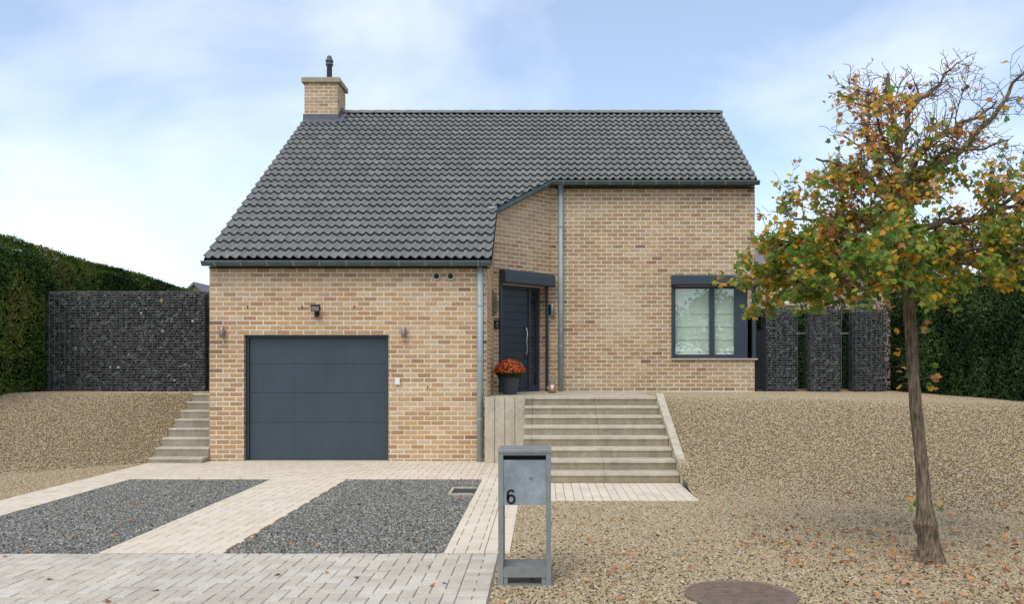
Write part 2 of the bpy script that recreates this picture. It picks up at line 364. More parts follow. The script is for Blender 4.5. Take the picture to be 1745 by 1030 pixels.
def lay(parent, rects, mat, pal, top, th, gap, jitter, ch, nind=300, zj=.0015):
    vis = lambda r: (abs(r[0] + r[1]) < 99) and (0 < VX + F * (r[0] + r[1]) / (r[2] + r[3]) < PW) and (VY + F * EYE / ((r[2] + r[3]) / 2) < PH)
    key = lambda r: (not vis(r), -(r[1] - r[0]) * (r[3] - r[2]) / ((r[2] + r[3]) / 2) ** 3)
    rects = sorted(rects, key=key); cache = {}; mb = MB()
    for n, (a, b, c, d) in enumerate(rects):
        lx, ly = round(b - a - gap, 3), round(d - c - gap, 3); cx, cy = (a + b) / 2, (c + d) / 2
        t = jit(random.choice(pal), jitter); z = top + random.uniform(-zj, zj)
        if n < nind:
            k = (lx, ly, random.randrange(8))
            if k not in cache:
                q = MB(); q.obox((0, 0, -th / 2), (lx / 2, 0, 0), (0, ly / 2, 0), (0, 0, th / 2), t, ch)
                o = q.build('paver', mat); cache[k] = o.data; bpy.data.objects.remove(o)
            piece('paver', cache[k], (cx, cy, z), parent, (random.uniform(-.006, .006), random.uniform(-.006, .006), random.uniform(-.004, .004)))
        else: mb.obox((cx, cy, z - th / 2), (lx / 2, 0, 0), (0, ly / 2, 0), (0, 0, th / 2), t, ch)
    if mb.v: o = mb.build('paving', mat, parent); o['kind'] = 'stuff'
# driveway
q = MB()
q.box(-6.42, -.26, BY1, GY + .1, -.07, -.009); q.box(-6.42, -5.77, BY0, BY1, -.07, -.009); q.box(BED[0][1], BED[1][0], BY0, BY1, -.07, -.009); q.box(-.85, -.28, BY0, BY1, -.07, -.009)
q.box(-.28, 1.85, 10.04, 11.55, -.07, -.0095)
drive = q.build('driveway', 'joint'); drive['kind'] = 'structure'
E = .004
rects = herring(-6.42, -.92, BY1, GY) + herring(-.92, -.28, BY1, 13.79) + herring(BED[0][1], BED[1][0], BY0, BY1) + herring(-6.42, -5.77, BY0, BY1) \
    + herring(-.85, -.50, BY0, BY1) + running(-.50, -.28, BY0, BY1, .22, .11, True) + running(-.28, 1.85, 10.04, 11.52, .11, .22, False)
lay(drive, rects, 'paver', [srgb(*c) for c in ((214, 199, 175), (217, 202, 179), (211, 195, 170), (215, 200, 177), (218, 204, 182))], 0., .04, .0055, .025, .003)
# street pavement
q = MB(); q.box(-30, -.36, -3, BY0 - .015, -.075, -.009); pav = q.build('pavement', 'joint_dark'); pav['kind'] = 'structure'
rects = herring(-6.4, -.60, 4.4, BY0 - .02, .10) + running(-.60, -.38, 4.4, BY0 - .02, .22, .11, True)
lay(pav, rects, 'street_paver', [srgb(*c) for c in ((197, 186, 168), (201, 191, 174), (193, 181, 163), (203, 193, 177), (196, 184, 165), (191, 180, 164), (205, 196, 181))], -.002, .04, .006, .035, .004, zj=.0025)
q = MB(); q.box(-30, -6.42, -3, BY0 - .03, -.07, -.004); o = q.build('pavement', 'street_paver'); o['kind'] = 'structure'; o.data.color_attributes['tint'].data.foreach_set('color', [.4, .36, .33, 1] * 8)

# ================================================================== HOUSE
house = thing('brick_house', 'tan brick house with dark tiled roof and built-in garage', 'house', (-.6, 17, 0))
BR_G = [srgb(*c) for c in ((186, 152, 114), (176, 141, 104), (194, 163, 127), (182, 147, 108), (170, 134, 99), (188, 154, 117), (178, 136, 103), (172, 126, 96), (198, 171, 138), (190, 153, 110), (164, 127, 93), (184, 146, 107), (188, 154, 114), (180, 144, 104))]
BR_M = [srgb(*c) for c in ((180, 149, 114), (173, 141, 105), (185, 154, 117), (166, 134, 100), (177, 145, 109), (162, 131, 99), (183, 154, 121), (171, 141, 107), (172, 135, 103), (188, 162, 130))]
DARK = [srgb(*c) for c in ((128, 98, 80), (116, 88, 74), (138, 102, 80), (146, 108, 82))]
BL, BH, JT = .222, .079, .016
bricks = []   # (front-face centre, u dir, out normal, length, height, tint, rank)
def brick_run(P0, u, n, length, z0, z1, opens, pal, pdark, ztop=None, rank=5, phase=0, zorig=0.):
    """stretcher-bond course list on a wall plane starting at P0 (x,y), running along u"""
    P0 = Vector((P0[0], P0[1], 0)); u = Vector((u[0], u[1], 0)); n = Vector((n[0], n[1], 0))
    k0 = int(math.floor((z0 - zorig) / BH + 1e-6)); k1 = int(math.ceil((z1 - zorig) / BH - 1e-6))
    for k in range(k0, k1):
        a, b = max(zorig + k * BH, z0), min(zorig + (k + 1) * BH, z1)
        if b - a < .02: continue
        segs = [(0., length)]
        for (o0, o1, oz0, oz1) in opens:
            if b > oz0 + .02 and a < oz1 - .02:
                ns = []
                for s0, s1 in segs:
                    if o1 <= s0 or o0 >= s1: ns.append((s0, s1)); continue
                    if o0 > s0: ns.append((s0, o0))
                    if o1 < s1: ns.append((o1, s1))
                segs = ns
        x = -BL / 2 if (k + phase) % 2 else 0.
        while x < length:
            for s0, s1 in segs:
                c, d = max(x, s0), min(x + BL, s1)
                if d - c > .03:
                    m = (c + d) / 2
                    if ztop and (a + b) / 2 > ztop(m): continue
                    j0 = JT / 2 if c > s0 + 1e-4 else 0; j1 = JT / 2 if d < s1 - 1e-4 else 0
                    t = random.choice(DARK) if random.random() < pdark else random.choice(pal)
                    q3 = P0 + u * m; zc = (a + b) / 2
                    ef = max(0., min(.4, .9 * mnoise.noise((q3.x * .9 + 3, q3.y * .9, zc * 1.2)) - .05)); t = tuple(x + (y - x) * ef for x, y in zip(t, srgb(206, 188, 158)))
                    base = LZ if (q3.y > 15.9 and q3.x > GX1) else 0.; dirt = max(0., 1 - (zc - base) / .17) * (.55 + .4 * mnoise.noise((q3.x * 2.1, 5, q3.y)))
                    t = tuple(x + (y - x) * max(0, min(.7, dirt)) for x, y in zip(t, srgb(128, 116, 96)))
                    P = P0 + u * ((c + j0 + d - j1) / 2) + Vector((0, 0, (a + b) / 2))
                    bricks.append((P, u, n, d - c - j0 - j1, b - a - JT, jit(tuple(.84 * x + .16 * y for x, y in zip(t, pal[0])), .06), rank))
            x += BL
# walls (mortar bodies); bricks stand 7 mm proud
def wall_body(name, poly2, ext, mat='mortar', parent=house):
    q = MB(); q.prism(poly2, ext); return q.build(name, mat, parent)
GDX0, GDX1, GDZ = -4.95, -2.553, 2.096       # garage opening
q = MB(); y0, y1 = GY, GY + .3
for x0, x1, z0, z1 in ((GX0, GDX0, -.05, 3.24), (GDX1, GX1, -.05, 3.24), (GDX0, GDX1, GDZ, 3.24)): q.box(x0, x1, y0, y1, z0, z1)
gw = q.build('garage_wall', 'mortar', house)
VENTS = [(at(744, 471, GY).x, at(744, 471, GY).z), (at(768, 471, GY).x, at(768, 471, GY).z)]
brick_run((GX0, GY), (1, 0), (0, -1), GX1 - GX0, 0., 3.22, [(GDX0 - GX0, GDX1 - GX0, -1, GDZ)], BR_G, .022, rank=0, zorig=.042)
brick_run((GDX0, GY), (0, 1), (1, 0), .085, 0., GDZ, [], BR_G, .02, rank=4, zorig=.042, phase=1)
# garage side wall (faces the door), door wall, main wall
SL = 15.85 - GY
wall_body('side_wall', [(GX1 - .3, GY + .301, 0), (GX1, GY + .301, 0), (GX1, 15.85, 0), (GX1 - .3, 16.1, 0)], (0, 0, 3.4))
q = MB(); q.prism([(GX1 - .003, GY + .3, 3.2), (GX1 - .003, 15.85, 3.2), (GX1 - .003, 15.85, RZ(15.85) - .14), (GX1 - .003, GY + .3, RZ(GY + .3) - .14)], (-.29, 0, 0)); q.build('side_gable', 'mortar', house)
brick_run((GX1, GY), (0, 1), (1, 0), SL, 0., 4.6, [], BR_M, .03, ztop=lambda s: RZ(GY + s) - .14, rank=3, phase=1)
du = (DB - DA); DL = du.length; du /= DL; dn = Vector((du.y, -du.x))    # outward normal (right-front)
D0, D1, DZ1 = .1 * DL, .9 * DL, 3.13
def dp(s, off, z): p = DA + du * s + dn * off; return Vector((p.x, p.y, z))
q = MB()
for s0, s1, z0, za, zb in ((0, D0, .9, RZ(DA.y) - .12, RZ(DA.y + D0 * .7) - .12), (D1, DL, .9, RZ(DA.y + D1 * .7) - .12, RZ(DB.y) - .12), (D0, D1, DZ1, RZ(DA.y + D0 * .7) - .12, RZ(DA.y + D1 * .7) - .12)):
    q.prism([dp(s0, 0, z0), dp(s1, 0, z0), dp(s1, 0, zb), dp(s0, 0, za)], dp(0, -.3, 0) - dp(0, 0, 0))
q.build('door_wall', 'mortar', house)
brick_run(DA, du, dn, DL, LZ, 5.2, [(D0, D1, 0, DZ1)], BR_M, .03, ztop=lambda s: RZ((DA + du * s).y) - .12, rank=2, zorig=.043)
brick_run(DA + du * D1, -dn, -du, .17, LZ, DZ1, [], BR_M, .03, rank=4, zorig=.043, phase=1)
WINX0, WZ0, WZ1 = 2.57, 1.725, 3.16
q = MB(); ztop = 5.2
q.box(WX0, WINX0, WY, WY + .3, .6, ztop); q.box(WINX0, WX1, WY, WY + .3, .6, WZ0 - .03); q.box(WINX0, WX1, WY, WY + .3, WZ1, ztop)
q.build('front_wall', 'mortar', house)
brick_run((WX0, WY), (1, 0), (0, -1), WX1 - WX0, LZ - .02, 5.19, [(WINX0 - WX0, 9, WZ0 - .035, WZ1)], BR_M, .032, rank=1, zorig=.043)
# right gable, left gable, rear wall (plain courses beyond the photograph's view)
q = MB()
RB = 26.2
q.prism([(WX1 - .002, WY + .3, .6), (WX1 - .002, RB, .6), (WX1 - .002, RB, RZ(2 * RIDGE_Y - RB) - .15), (WX1 - .002, RIDGE_Y, RZ(RIDGE_Y) - .15), (WX1 - .002, WY + .301, RZ(WY) - .15), (WX1 - .002, WY + .301, WZ1), (WX1 - .002, WY + 1.5, WZ1), (WX1 - .002, WY + 1.5, WZ0 - .03), (WX1 - .002, WY + .301, WZ0 - .03)], (-.3, 0, 0))
q.prism([(GX0 + .002, GY + .301, -.05), (GX0 + .002, RB, -.05), (GX0 + .002, RB, RZ(2 * RIDGE_Y - RB) - .15), (GX0 + .002, RIDGE_Y, RZ(RIDGE_Y) - .15), (GX0 + .002, GY + .301, RZ(GY) - .12)], (.3, 0, 0))
q.box(GX0 + .31, WX1 - .31, RB - .31, RB, .5, RZ(2 * RIDGE_Y - RB) - .2)
q.build('gable_wall', 'mortar', house)
brick_run((WX1, WY), (0, 1), (1, 0), 9.2, LZ, 7.6, [(0, 1.5, WZ0 - .035, WZ1)], BR_M, .05, ztop=lambda s: min(RZ(WY + s), RZ(2 * RIDGE_Y - WY - s)) - .12, rank=7, zorig=.043, phase=1)
brick_run((GX0, GY), (0, 1), (-1, 0), 12.1, 0, 7.6, [], BR_M, .05, ztop=lambda s: min(RZ(GY + s), RZ(2 * RIDGE_Y - GY - s)) - .12, rank=8, phase=1)
# chimney
CX0, CX1, CY0, CY1, CZ1 = -5.53, -4.76, 19.75, 20.5, 8.15
q = MB(); q.box(CX0, CX1, CY0, CY1, 6.9, CZ1); chim = q.build('chimney', 'mortar', house)
brick_run((CX0, CY0), (1, 0), (0, -1), CX1 - CX0, 7.28, CZ1, [], BR_M, .03, rank=4, zorig=CZ1 - 12 * BH)
brick_run((CX1, CY0), (0, 1), (1, 0), CY1 - CY0, 7.1, CZ1, [], BR_M, .03, rank=4, phase=1, zorig=CZ1 - 14 * BH)
brick_run((CX0, CY0), (0, 1), (-1, 0), CY1 - CY0, 7.1, CZ1, [], BR_M, .03, rank=9, phase=1, zorig=CZ1 - 14 * BH)
q = MB(); q.box(CX0 - .06, CX1 + .06, CY0 - .06, CY1 + .06, CZ1 + .002, CZ1 + .115, ch=.012); q.build('chimney_cap', 'cap', chim)
q = MB(); cc = (-5.04, 20.1, CZ1 + .1); q.lathe(cc, [(.062, 0), (.062, .42), (.085, .42), (.09, .46), (.07, .465), (.07, .50), (.09, .505), (.09, .55), (.062, .56), (.062, .60), (.045, .645), (.0, .66)], 20); q.build('flue_pipe', 'lead', chim, True)
q = MB()
zf = lambda y: RZ(y) + .06
q.box(CX0 - .03, CX1 + .03, CY0 - .03, CY0 + .02, RZ(CY0) - .1, RZ(CY0) + .165)
q.prism([(CX1 + .028, CY0 - .02, zf(CY0) - .05), (CX1 + .028, RIDGE_Y, zf(RIDGE_Y) - .02), (CX1 + .028, RIDGE_Y, zf(RIDGE_Y) + .1), (CX1 + .028, CY0 - .02, zf(CY0) + .1)], (-.03, 0, 0))
q.prism([(CX1 + .02, CY0 - .16, zf(CY0 - .16)), (CX1 + .15, CY0 - .16, zf(CY0 - .16)), (CX1 + .15, RIDGE_Y - .05, zf(RIDGE_Y - .05)), (CX1 + .02, RIDGE_Y - .05, zf(RIDGE_Y - .05))], (0, 0, .012))
q.prism([(CX0 - .01, CY0 - .2, zf(CY0 - .2) - .005), (CX1 + .02, CY0 - .2, zf(CY0 - .2) - .005), (CX1 + .02, CY0 + .0, zf(CY0) - .005), (CX0 - .01, CY0 + .0, zf(CY0) - .005)], (0, 0, .014))
q.build('lead_flashing', 'lead', chim)
# emit bricks
PROUD = .0045
def brick_geo(mb, P, u, n, L_, H_, t):
    z = Vector((0, 0, 1)); pr = PROUD + random.uniform(-.002, .003); c = .004
    o = []
    for d, ins in ((-.004, 0.), (pr - .003, 0.), (pr, c)):
        for sx, sz in ((-1, -1), (1, -1), (1, 1), (-1, 1)): o.append(P + n * d + u * sx * (L_ / 2 - ins) + z * sz * (H_ / 2 - ins))
    mb.add(o, [(i, (i + 1) % 4, 4 + (i + 1) % 4, 4 + i) for i in range(4)] + [(4 + i, 4 + (i + 1) % 4, 8 + (i + 1) % 4, 8 + i) for i in range(4)] + [(8, 9, 10, 11)], t)
bricks.sort(key=lambda b: (b[6] != 0, -round(b[3] * b[4], 4), b[0].x ** 2 + (b[0].z - 1.6) ** 2))
cache = {}; rest = MB()
for i, (P, u, n, L_, H_, t, rk) in enumerate(bricks):
    if i < 300:
        k = (round(L_, 3), round(H_, 3), random.randrange(40))
        if k not in cache:
            q = MB(); brick_geo(q, Vector((0, 0, 0)), Vector((1, 0, 0)), Vector((0, -1, 0)), L_, H_, t); o = q.build('brick', 'brick'); cache[k] = o.data; bpy.data.objects.remove(o)
        piece('brick', cache[k], P, gw)
    else: brick_geo(rest, P, u, n, L_, H_, t)
o = rest.build('brickwork', 'brick', house); o['kind'] = 'stuff'

# ---- roof
q = MB()
q.prism([(-5.53, EAVE_Y + .03, RZ(EAVE_Y + .03) - .03), (-.85, EAVE_Y + .03, RZ(EAVE_Y + .03) - .03), (-.85, 15.72, RZ(15.72) - .03), (.2, 16.83, RZ(16.83) - .03), (WX1 - .01, 16.83, RZ(16.83) - .03), (WX1 - .01, RIDGE_Y, RZ(RIDGE_Y) - .03), (-5.53, RIDGE_Y, RZ(RIDGE_Y) - .03)], (0, .045, -.09))
roof = q.build('roof', 'underlay', house)
q = MB(); q.prism([(-5.54, RIDGE_Y, RZ(RIDGE_Y) + .02), (4.21, RIDGE_Y, RZ(RIDGE_Y) + .02), (4.21, 26.4, RZ(2 * RIDGE_Y - 26.4) + .02), (-5.54, 26.4, RZ(2 * RIDGE_Y - 26.4) + .02)], (0, 0, -.12)); q.tint = srgb(84, 88, 90); q.t = [q.tint] * len(q.v); q.build('rear_roof', 'tile', roof)
NROW = 25; GS = (RIDGE_Y - EAVE_Y) / CT / NROW; OVL = .055
TP = [srgb(*c) for c in ((116, 116, 111), (118, 118, 113), (114, 114, 110), (120, 120, 114), (116, 116, 112), (117, 117, 111), (111, 111, 108), (124, 124, 118))]
NC = 16
def s_of_y(y): return (y - EAVE_Y) / CT
def s_edge(x):
    if x <= -.838: return 0.
    if x < .2: return s_of_y(15.68 + (x + .84) * (16.79 - 15.68) / 1.04)
    return s_of_y(16.79)
def roofpt(x, s, h): return (x, EAVE_Y + s * CT - h * ST, EAVE_Z + s * ST + h * CT)
def wave(f):                       # two S-waves over one tile
    p = (f * 2) % 1.0
    return .023 * math.cos(2 * math.pi * p) + .005 * math.cos(4 * math.pi * p + .6)
def tile_geo(mb, x0, wx, r, t, clip=True, local=False):
    s0, s1 = r * GS, (r + 1) * GS + OVL
    vs = []; n = 0
    for c in range(NC + 1):
        f = c / NC; x = x0 + wx * f
        sl_ = max(s0, s_edge(min(max(x, x0 + 1e-3), x0 + wx - 1e-3))) if clip else s0
        sl_ = min(sl_, s1 - .001); n += sl_ < s1 - .03
        hh = lambda s: .004 + .052 * (1 - (s - s0) / (s1 - s0))
        lip = .022
        w_ = wave(f)
        for s, h in ((sl_ + .004, hh(sl_) + w_ - lip), (sl_, hh(sl_) + w_ - .004), (sl_ + .004, hh(sl_) + w_), (s1, hh(s1) + w_)):
            vs.append((x - x0, s - s0, h) if local else roofpt(x, s, h))
    if n < 3: return False
    fs = []
    for c in range(NC):
        for k in range(3): a = c * 4 + k; fs.append((a, a + 4, a + 5, a + 1))
    if local: vs = [(x, s * CT - h * ST, s * ST + h * CT) for x, s, h in vs]
    mb.add(vs, fs, t); return True
cols = [(-5.543 + i * (4.704 / 16), 4.704 / 16) for i in range(16)] + [(-.839 + i * (5.053 / 17), 5.053 / 17) for i in range(17)]
tcache = {}; rest = MB(); nind = 0
for r in range(NROW):
    for ci, (x0, wx) in enumerate(cols):
        if CX0 < x0 + wx / 2 < CX1 and EAVE_Y + (r + .5) * GS * CT > CY0: continue
        t = jit(random.choice(TP), .035); full = s_edge(x0 + wx - 1e-3) <= r * GS + 1e-6 and s_edge(x0 + 1e-3) <= r * GS + 1e-6
        if full and nind < 300:
            k = (round(wx, 4), random.randrange(24))
            if k not in tcache:
                q = MB(); tile_geo(q, 0, wx, 0, t, False, True); o = q.build('roof_tile', 'tile', None, True); tcache[k] = o.data; bpy.data.objects.remove(o)
            p = roofpt(x0, r * GS + random.uniform(-.004, .004), random.uniform(-.001, .003)); piece('roof_tile', tcache[k], p, roof, (random.uniform(-.004, .004), 0, random.uniform(-.006, .006))); nind += 1
        else: tile_geo(rest, x0, wx, r, t)
o = rest.build('tiling', 'tile', roof, True); o['kind'] = 'stuff'
# ridge tiles
nr = 24; x0 = CX1 + .02; step = (4.225 - x0) / nr
for i in range(nr):
    q = MB(); a, b = x0 + i * step, x0 + (i + 1) * step + .03; t = jit(random.choice(TP), .06); vs = []; n = 9
    for x, rr in ((a, .118), (a + .03, .132), (b - .06, .118), (b, .102)):
        for k in range(n + 1):
            an = math.pi * k / n; vs.append((x, RIDGE_Y - math.cos(an) * rr, RZ(RIDGE_Y) + .005 + math.sin(an) * rr * .72))
    m_ = n + 1; fs = [(j * m_ + k, j * m_ + k + 1, (j + 1) * m_ + k + 1, (j + 1) * m_ + k) for j in range(3) for k in range(n)] + [tuple(range(m_)), tuple(range(4 * m_ - 1, 3 * m_ - 1, -1))]
    q.add(vs, fs, t); q.build('ridge_tile', 'tile', roof, True)
# verge strips
q = MB()
for x, y0_ in ((-5.55, EAVE_Y), (4.222, 16.79)):
    q.prism([(x, y0_, RZ(y0_) - .11), (x, RIDGE_Y, RZ(RIDGE_Y) - .11), (x, RIDGE_Y, RZ(RIDGE_Y) + .015), (x, y0_, RZ(y0_) + .015)], (.008, 0, 0))
q.prism([(-.842, EAVE_Y, RZ(EAVE_Y) - .08), (-.842, 15.7, RZ(15.7) - .08), (-.842, 15.7, RZ(15.7) + .01), (-.842, EAVE_Y, RZ(EAVE_Y) + .01)], (.008, 0, 0))
q.build('verge_trim', 'underlay', roof)
# soffit boards under the eaves
q = MB(); q.box(-5.50, -.86, EAVE_Y + .06, GY - .006, 3.195, 3.21); q.build('soffit', 'underlay', roof)
q = MB(); q.box(.24, WX1 - .02, 16.84, WY - .006, 5.10, 5.115); q.build('soffit', 'underlay', roof)

# ---- gutters
def gutter(name, pts, rad=.068):
    """half-round channel along a polyline of lip-centre points"""
    pts = [Vector(p) for p in pts]; n = 10; vs = []; fs = []
    dirs = []
    for i in range(len(pts)):
        a = (pts[i] - pts[i - 1]).normalized() if i else None; b = (pts[i + 1] - pts[i]).normalized() if i < len(pts) - 1 else None
        d = (a or b) if not (a and b) else (a + b).normalized(); dirs.append(d)
    for p, d in zip(pts, dirs):
        side = Vector((d.y, -d.x, 0)).normalized()        # outwards (towards viewer)
        ring = []
        for k in range(n + 1):
            an = math.pi * k / n; ring.append(p + side * math.cos(an) * rad + Vector((0, 0, -math.sin(an) * rad * 1.05)))
        ring = [p + side * (rad + .012) + Vector((0, 0, -.012)), p + side * (rad + .012) + Vector((0, 0, .008)), p + side * (rad - .006) + Vector((0, 0, .008))] + ring + [p - side * rad + Vector((0, 0, .03))]
        vs += ring
    m = n + 5
    for i in range(len(pts) - 1):
        for k in range(m - 1): fs.append((i * m + k, i * m + k + 1, (i + 1) * m + k + 1, (i + 1) * m + k))
    fs.append(tuple(range(3, m - 1))); fs.append(tuple((len(pts) - 1) * m + k for k in range(3, m - 1)))
    q = MB(); q.add(vs, fs); g = q.build(name, 'zinc', house)
    # brackets
    br = MB()
    for i in range(len(pts) - 1):
        a, b = pts[i], pts[i + 1]; d = (b - a); Ld = d.length; d.normalize(); k = max(1, int(Ld / .42)); side = Vector((d.y, -d.x, 0)).normalized()
        for j in range(k):
            p = a + d * (Ld * (j + .5) / k); arc = [p + side * (rad + .014) + Vector((0, 0, .01))] + [p + side * math.cos(math.pi * t / 8) * (rad + .004) + Vector((0, 0, -math.sin(math.pi * t / 8) * (rad * 1.05 + .004))) for t in range(0, 9)]
            for e, f_ in zip(arc, arc[1:]):
                mid = (e + f_) / 2; al = (f_ - e) / 2; no = al.cross(d).normalized() * .0025; br.obox(mid, d * .007, al, no)
    br.build('gutter_bracket', 'zinc_light', g)
    return g
gutter('gutter', [(-5.56, EAVE_Y - .04, 3.285), (-.84, EAVE_Y - .04, 3.285)])
gutter('gutter', [(-.80, 15.58, RZ(15.68) - .05), (.18, 16.70, RZ(16.79) - .05), (4.25, 16.70, RZ(16.79) - .05)])
q = MB(); q.tube([(-.84, 15.62, RZ(15.6) - .05), (-.88, 15.56, RZ(15.56) + .05), (-.97, 15.5, RZ(15.5) + .06)], [.04, .035, .035], 10); q.build('gutter_outlet', 'zinc_light', house, True)
def downpipe(x, y, z0, z1, r=.05):
    q = MB(); q.tube([(x, y, z0), (x, y, z1)], r, 14); d = q.build('downpipe', 'zinc_light', house, True)
    c = MB()
    for t in (.22, .52, .8): z = z0 + (z1 - z0) * t; c.tube([(x, y, z - .012), (x, y, z + .012)], r + .007, 14); c.box(x - .01, x + .01, y, y + .1, z - .008, z + .008)
    c.build('pipe_clamp', 'zinc_light', d)
downpipe(-1.035, GY - .075, 0.0, 3.22); downpipe(.355, WY - .08, LZ, 5.15)

# ---- garage door
gd = thing_p = bpy.data.objects.new('garage_door', None); COL.objects.link(gd); gd.parent = house; reg(gd, ORIG[house.name])
q = MB(); fy = GY + .09
q.box(GDX0, GDX0 + .055, fy, fy + .08, 0, GDZ); q.box(GDX1 - .055, GDX1, fy, fy + .08, 0, GDZ); q.box(GDX0 + .055, GDX1 - .055, fy, fy + .08, GDZ - .05, GDZ)
q.build('door_frame', 'anthracite', gd)
zs = [0.012, .635, 1.132, 1.617, GDZ - .055]
for a, b in zip(zs, zs[1:]):
    q = MB(); x0, x1, y = GDX0 + .06, GDX1 - .06, fy + .035
    prof = [(y + .02, a + .003), (y + .0015, a + .003), (y, a + .005), (y, b - .005), (y + .0015, b - .003), (y + .02, b - .003)]
    q.prism([(x0, p[0], p[1]) for p in prof], (x1 - x0, 0, 0)); q.build('door_panel', 'garage', gd)
q = MB(); q.box(GDX0 + .05, GDX1 - .05, fy + .03, fy + .05, .0, .014); q.build('rubber_seal', 'black', gd)
q = MB(); q.box(GDX0 + .002, GDX1 - .002, GY - .03, GY + .3, -.05, .006); q.build('door_threshold', 'concrete', house)
q = MB(); q.box(GDX0 + .01, GDX1 - .01, fy + .085, fy + .12, .007, GDZ - .005); q.build('door_backing', 'black', gd)
# ---- front door in the oblique wall
fd = bpy.data.objects.new('front_door', None); COL.objects.link(fd); fd.parent = house; reg(fd, ORIG[house.name])
def dbox(q, s0, s1, o0, o1, z0, z1, t=None, ch=0.):
    c = dp((s0 + s1) / 2, (o0 + o1) / 2, (z0 + z1) / 2); return q.obox(c, Vector((du.x, du.y, 0)) * (s1 - s0) / 2, Vector((dn.x, dn.y, 0)) * (o1 - o0) / 2, (0, 0, (z1 - z0) / 2), t, ch)
RC = -.19
lw0, lw1 = D0 + .05, D0 + .93
q = MB(); dbox(q, D0, D0 + .05, RC - .06, RC + .02, LZ, DZ1); dbox(q, D0 + .05, D1, RC - .06, RC + .02, DZ1 - .06, DZ1); dbox(q, lw1, lw1 + .06, RC - .06, RC + .02, LZ + .05, DZ1 - .06); dbox(q, D1 - .05, D1, RC - .06, RC + .02, LZ, DZ1 - .06); dbox(q, lw1 + .06, D1 - .05, RC - .06, RC + .02, LZ + .05, LZ + .11)
dbox(q, D0 + .05, D1 - .05, RC - .06, RC + .02, LZ, LZ + .05)
q.build('door_frame', 'anthracite', fd)
nb = 13; z0, z1 = LZ + .055, DZ1 - .065
for i in range(nb):
    a, b = z0 + (z1 - z0) * i / nb, z0 + (z1 - z0) * (i + 1) / nb
    q = MB(); dbox(q, lw0 + .004, lw1 - .004, RC - .045, RC - .005, a + .004, b - .004); q.build('door_board', 'doorblue', fd)
q = MB(); dbox(q, lw0, lw1, RC - .06, RC - .02, z0, z1); q.build('door_leaf', 'doorblue', fd)
q = MB(); dbox(q, lw1 + .06, D1 - .05, RC - .03, RC - .02, LZ + .11, DZ1 - .06); q.build('side_light', 'glass', fd)
q = MB(); dbox(q, lw1 + .05, D1, RC - .1, RC - .08, LZ, DZ1); q.build('side_light_backing', 'black', fd)
q = MB(); hs = lw1 - .09; hz = [1.75, 1.8, 1.9, 2.05, 2.2, 2.3, 2.35]; ho = [.0, .05, .075, .055, .075, .05, .0]
q.tube([dp(hs, RC + o_, z) for z, o_ in zip(hz, ho)], .013, 10); q.build('door_handle', 'chrome', fd, True)
# shutter box and guide rails of the front door
rs = bpy.data.objects.new('roller_shutter', None); COL.objects.link(rs); rs.parent = house; reg(rs, ORIG[house.name])
q = MB(); bs0, bs1 = D0 - .02, DL * .955
cs = [(.012, 3.13), (.17, 3.13), (.19, 3.15), (.19, 3.31), (.15, 3.38), (.012, 3.39)]
q.prism([dp(bs0, o_, z) for o_, z in cs], dp(bs1, 0, 0) - dp(bs0, 0, 0)); q.build('shutter_box', 'anthracite', rs)
for a in (D0 - .02, D1 - .02):
    q = MB(); dbox(q, a, a + .055, .01, .05, LZ, 3.129); q.build('guide_rail', 'anthracite', rs)
# ---- corner window
wi = bpy.data.objects.new('corner_window', None); COL.objects.link(wi); wi.parent = house; reg(wi, ORIG[house.name])
wy = WY + .06; xa, xb = WINX0 + .004, 4.09
q = MB(); q.box(xa, xa + .075, wy, wy + .07, WZ0, WZ1); q.box(xa + .075, 3.83, wy, wy + .07, WZ0, WZ0 + .075); q.box(xa + .075, 3.83, wy, wy + .07, WZ1 - .04, WZ1); q.box(3.33, 3.43, wy - .01, wy + .07, WZ0 + .075, WZ1 - .04); q.build('window_frame', 'anthracite', wi)
q = MB(); q.box(3.83, xb, wy - .005, wy + .075, WZ0, WZ1); q.build('infill_panel', 'anthracite', wi)
for a, b in ((xa + .075, 3.33), (3.43, 3.83)):
    q = MB(); q.box(a, b, wy + .025, wy + .031, WZ0 + .075, WZ1 - .04); q.build('pane', 'glass', wi)
    zz = [WZ0 + .04, WZ0 + .13, WZ0 + .37, WZ0 + .63, WZ0 + .89, WZ1]
    q = MB(); pr = []
    for k in range(len(zz) - 1):
        pr += [(wy + .115, zz[k] + .001), (wy + .10, zz[k] + .012), (wy + .104, zz[k] + .1 * (zz[k + 1] - zz[k]) + .02), (wy + .108, zz[k + 1] - .01)]
    vs = []; fs = []
    for y, z in pr: vs += [(a - .05, y, z), (b + .05, y, z)]
    for k in range(len(pr) - 1): fs.append((2 * k, 2 * k + 1, 2 * k + 3, 2 * k + 2))
    q.add(vs, fs); bl = q.build('roman_blind', 'blind', wi)
    q = MB()
    for z in zz[1:5]: q.box(a - .05, b + .05, wy + .094, wy + .098, z - .002, z + .006)
    q.build('blind_rod', 'white', bl)['kind'] = 'stuff'
q = MB(); q.box(xb - .06, xb - .001, wy + .08, wy + 1.35, WZ0, WZ0 + .07); q.box(xb - .06, xb - .001, wy + .08, wy + 1.35, WZ1 - .06, WZ1); q.box(xb - .06, xb - .001, wy + 1.28, wy + 1.35, WZ0 + .07, WZ1 - .06); q.build('side_frame', 'anthracite', wi)
q = MB(); q.box(xb - .03, xb - .024, wy + .08, wy + 1.28, WZ0 + .07, WZ1 - .06); q.build('pane', 'glass', wi)
q = MB(); q.box(WINX0 - .2, 3.9, wy + .6, wy + .62, WZ0 - .1, WZ1 + .1); q.build('room_shade', 'black', wi)
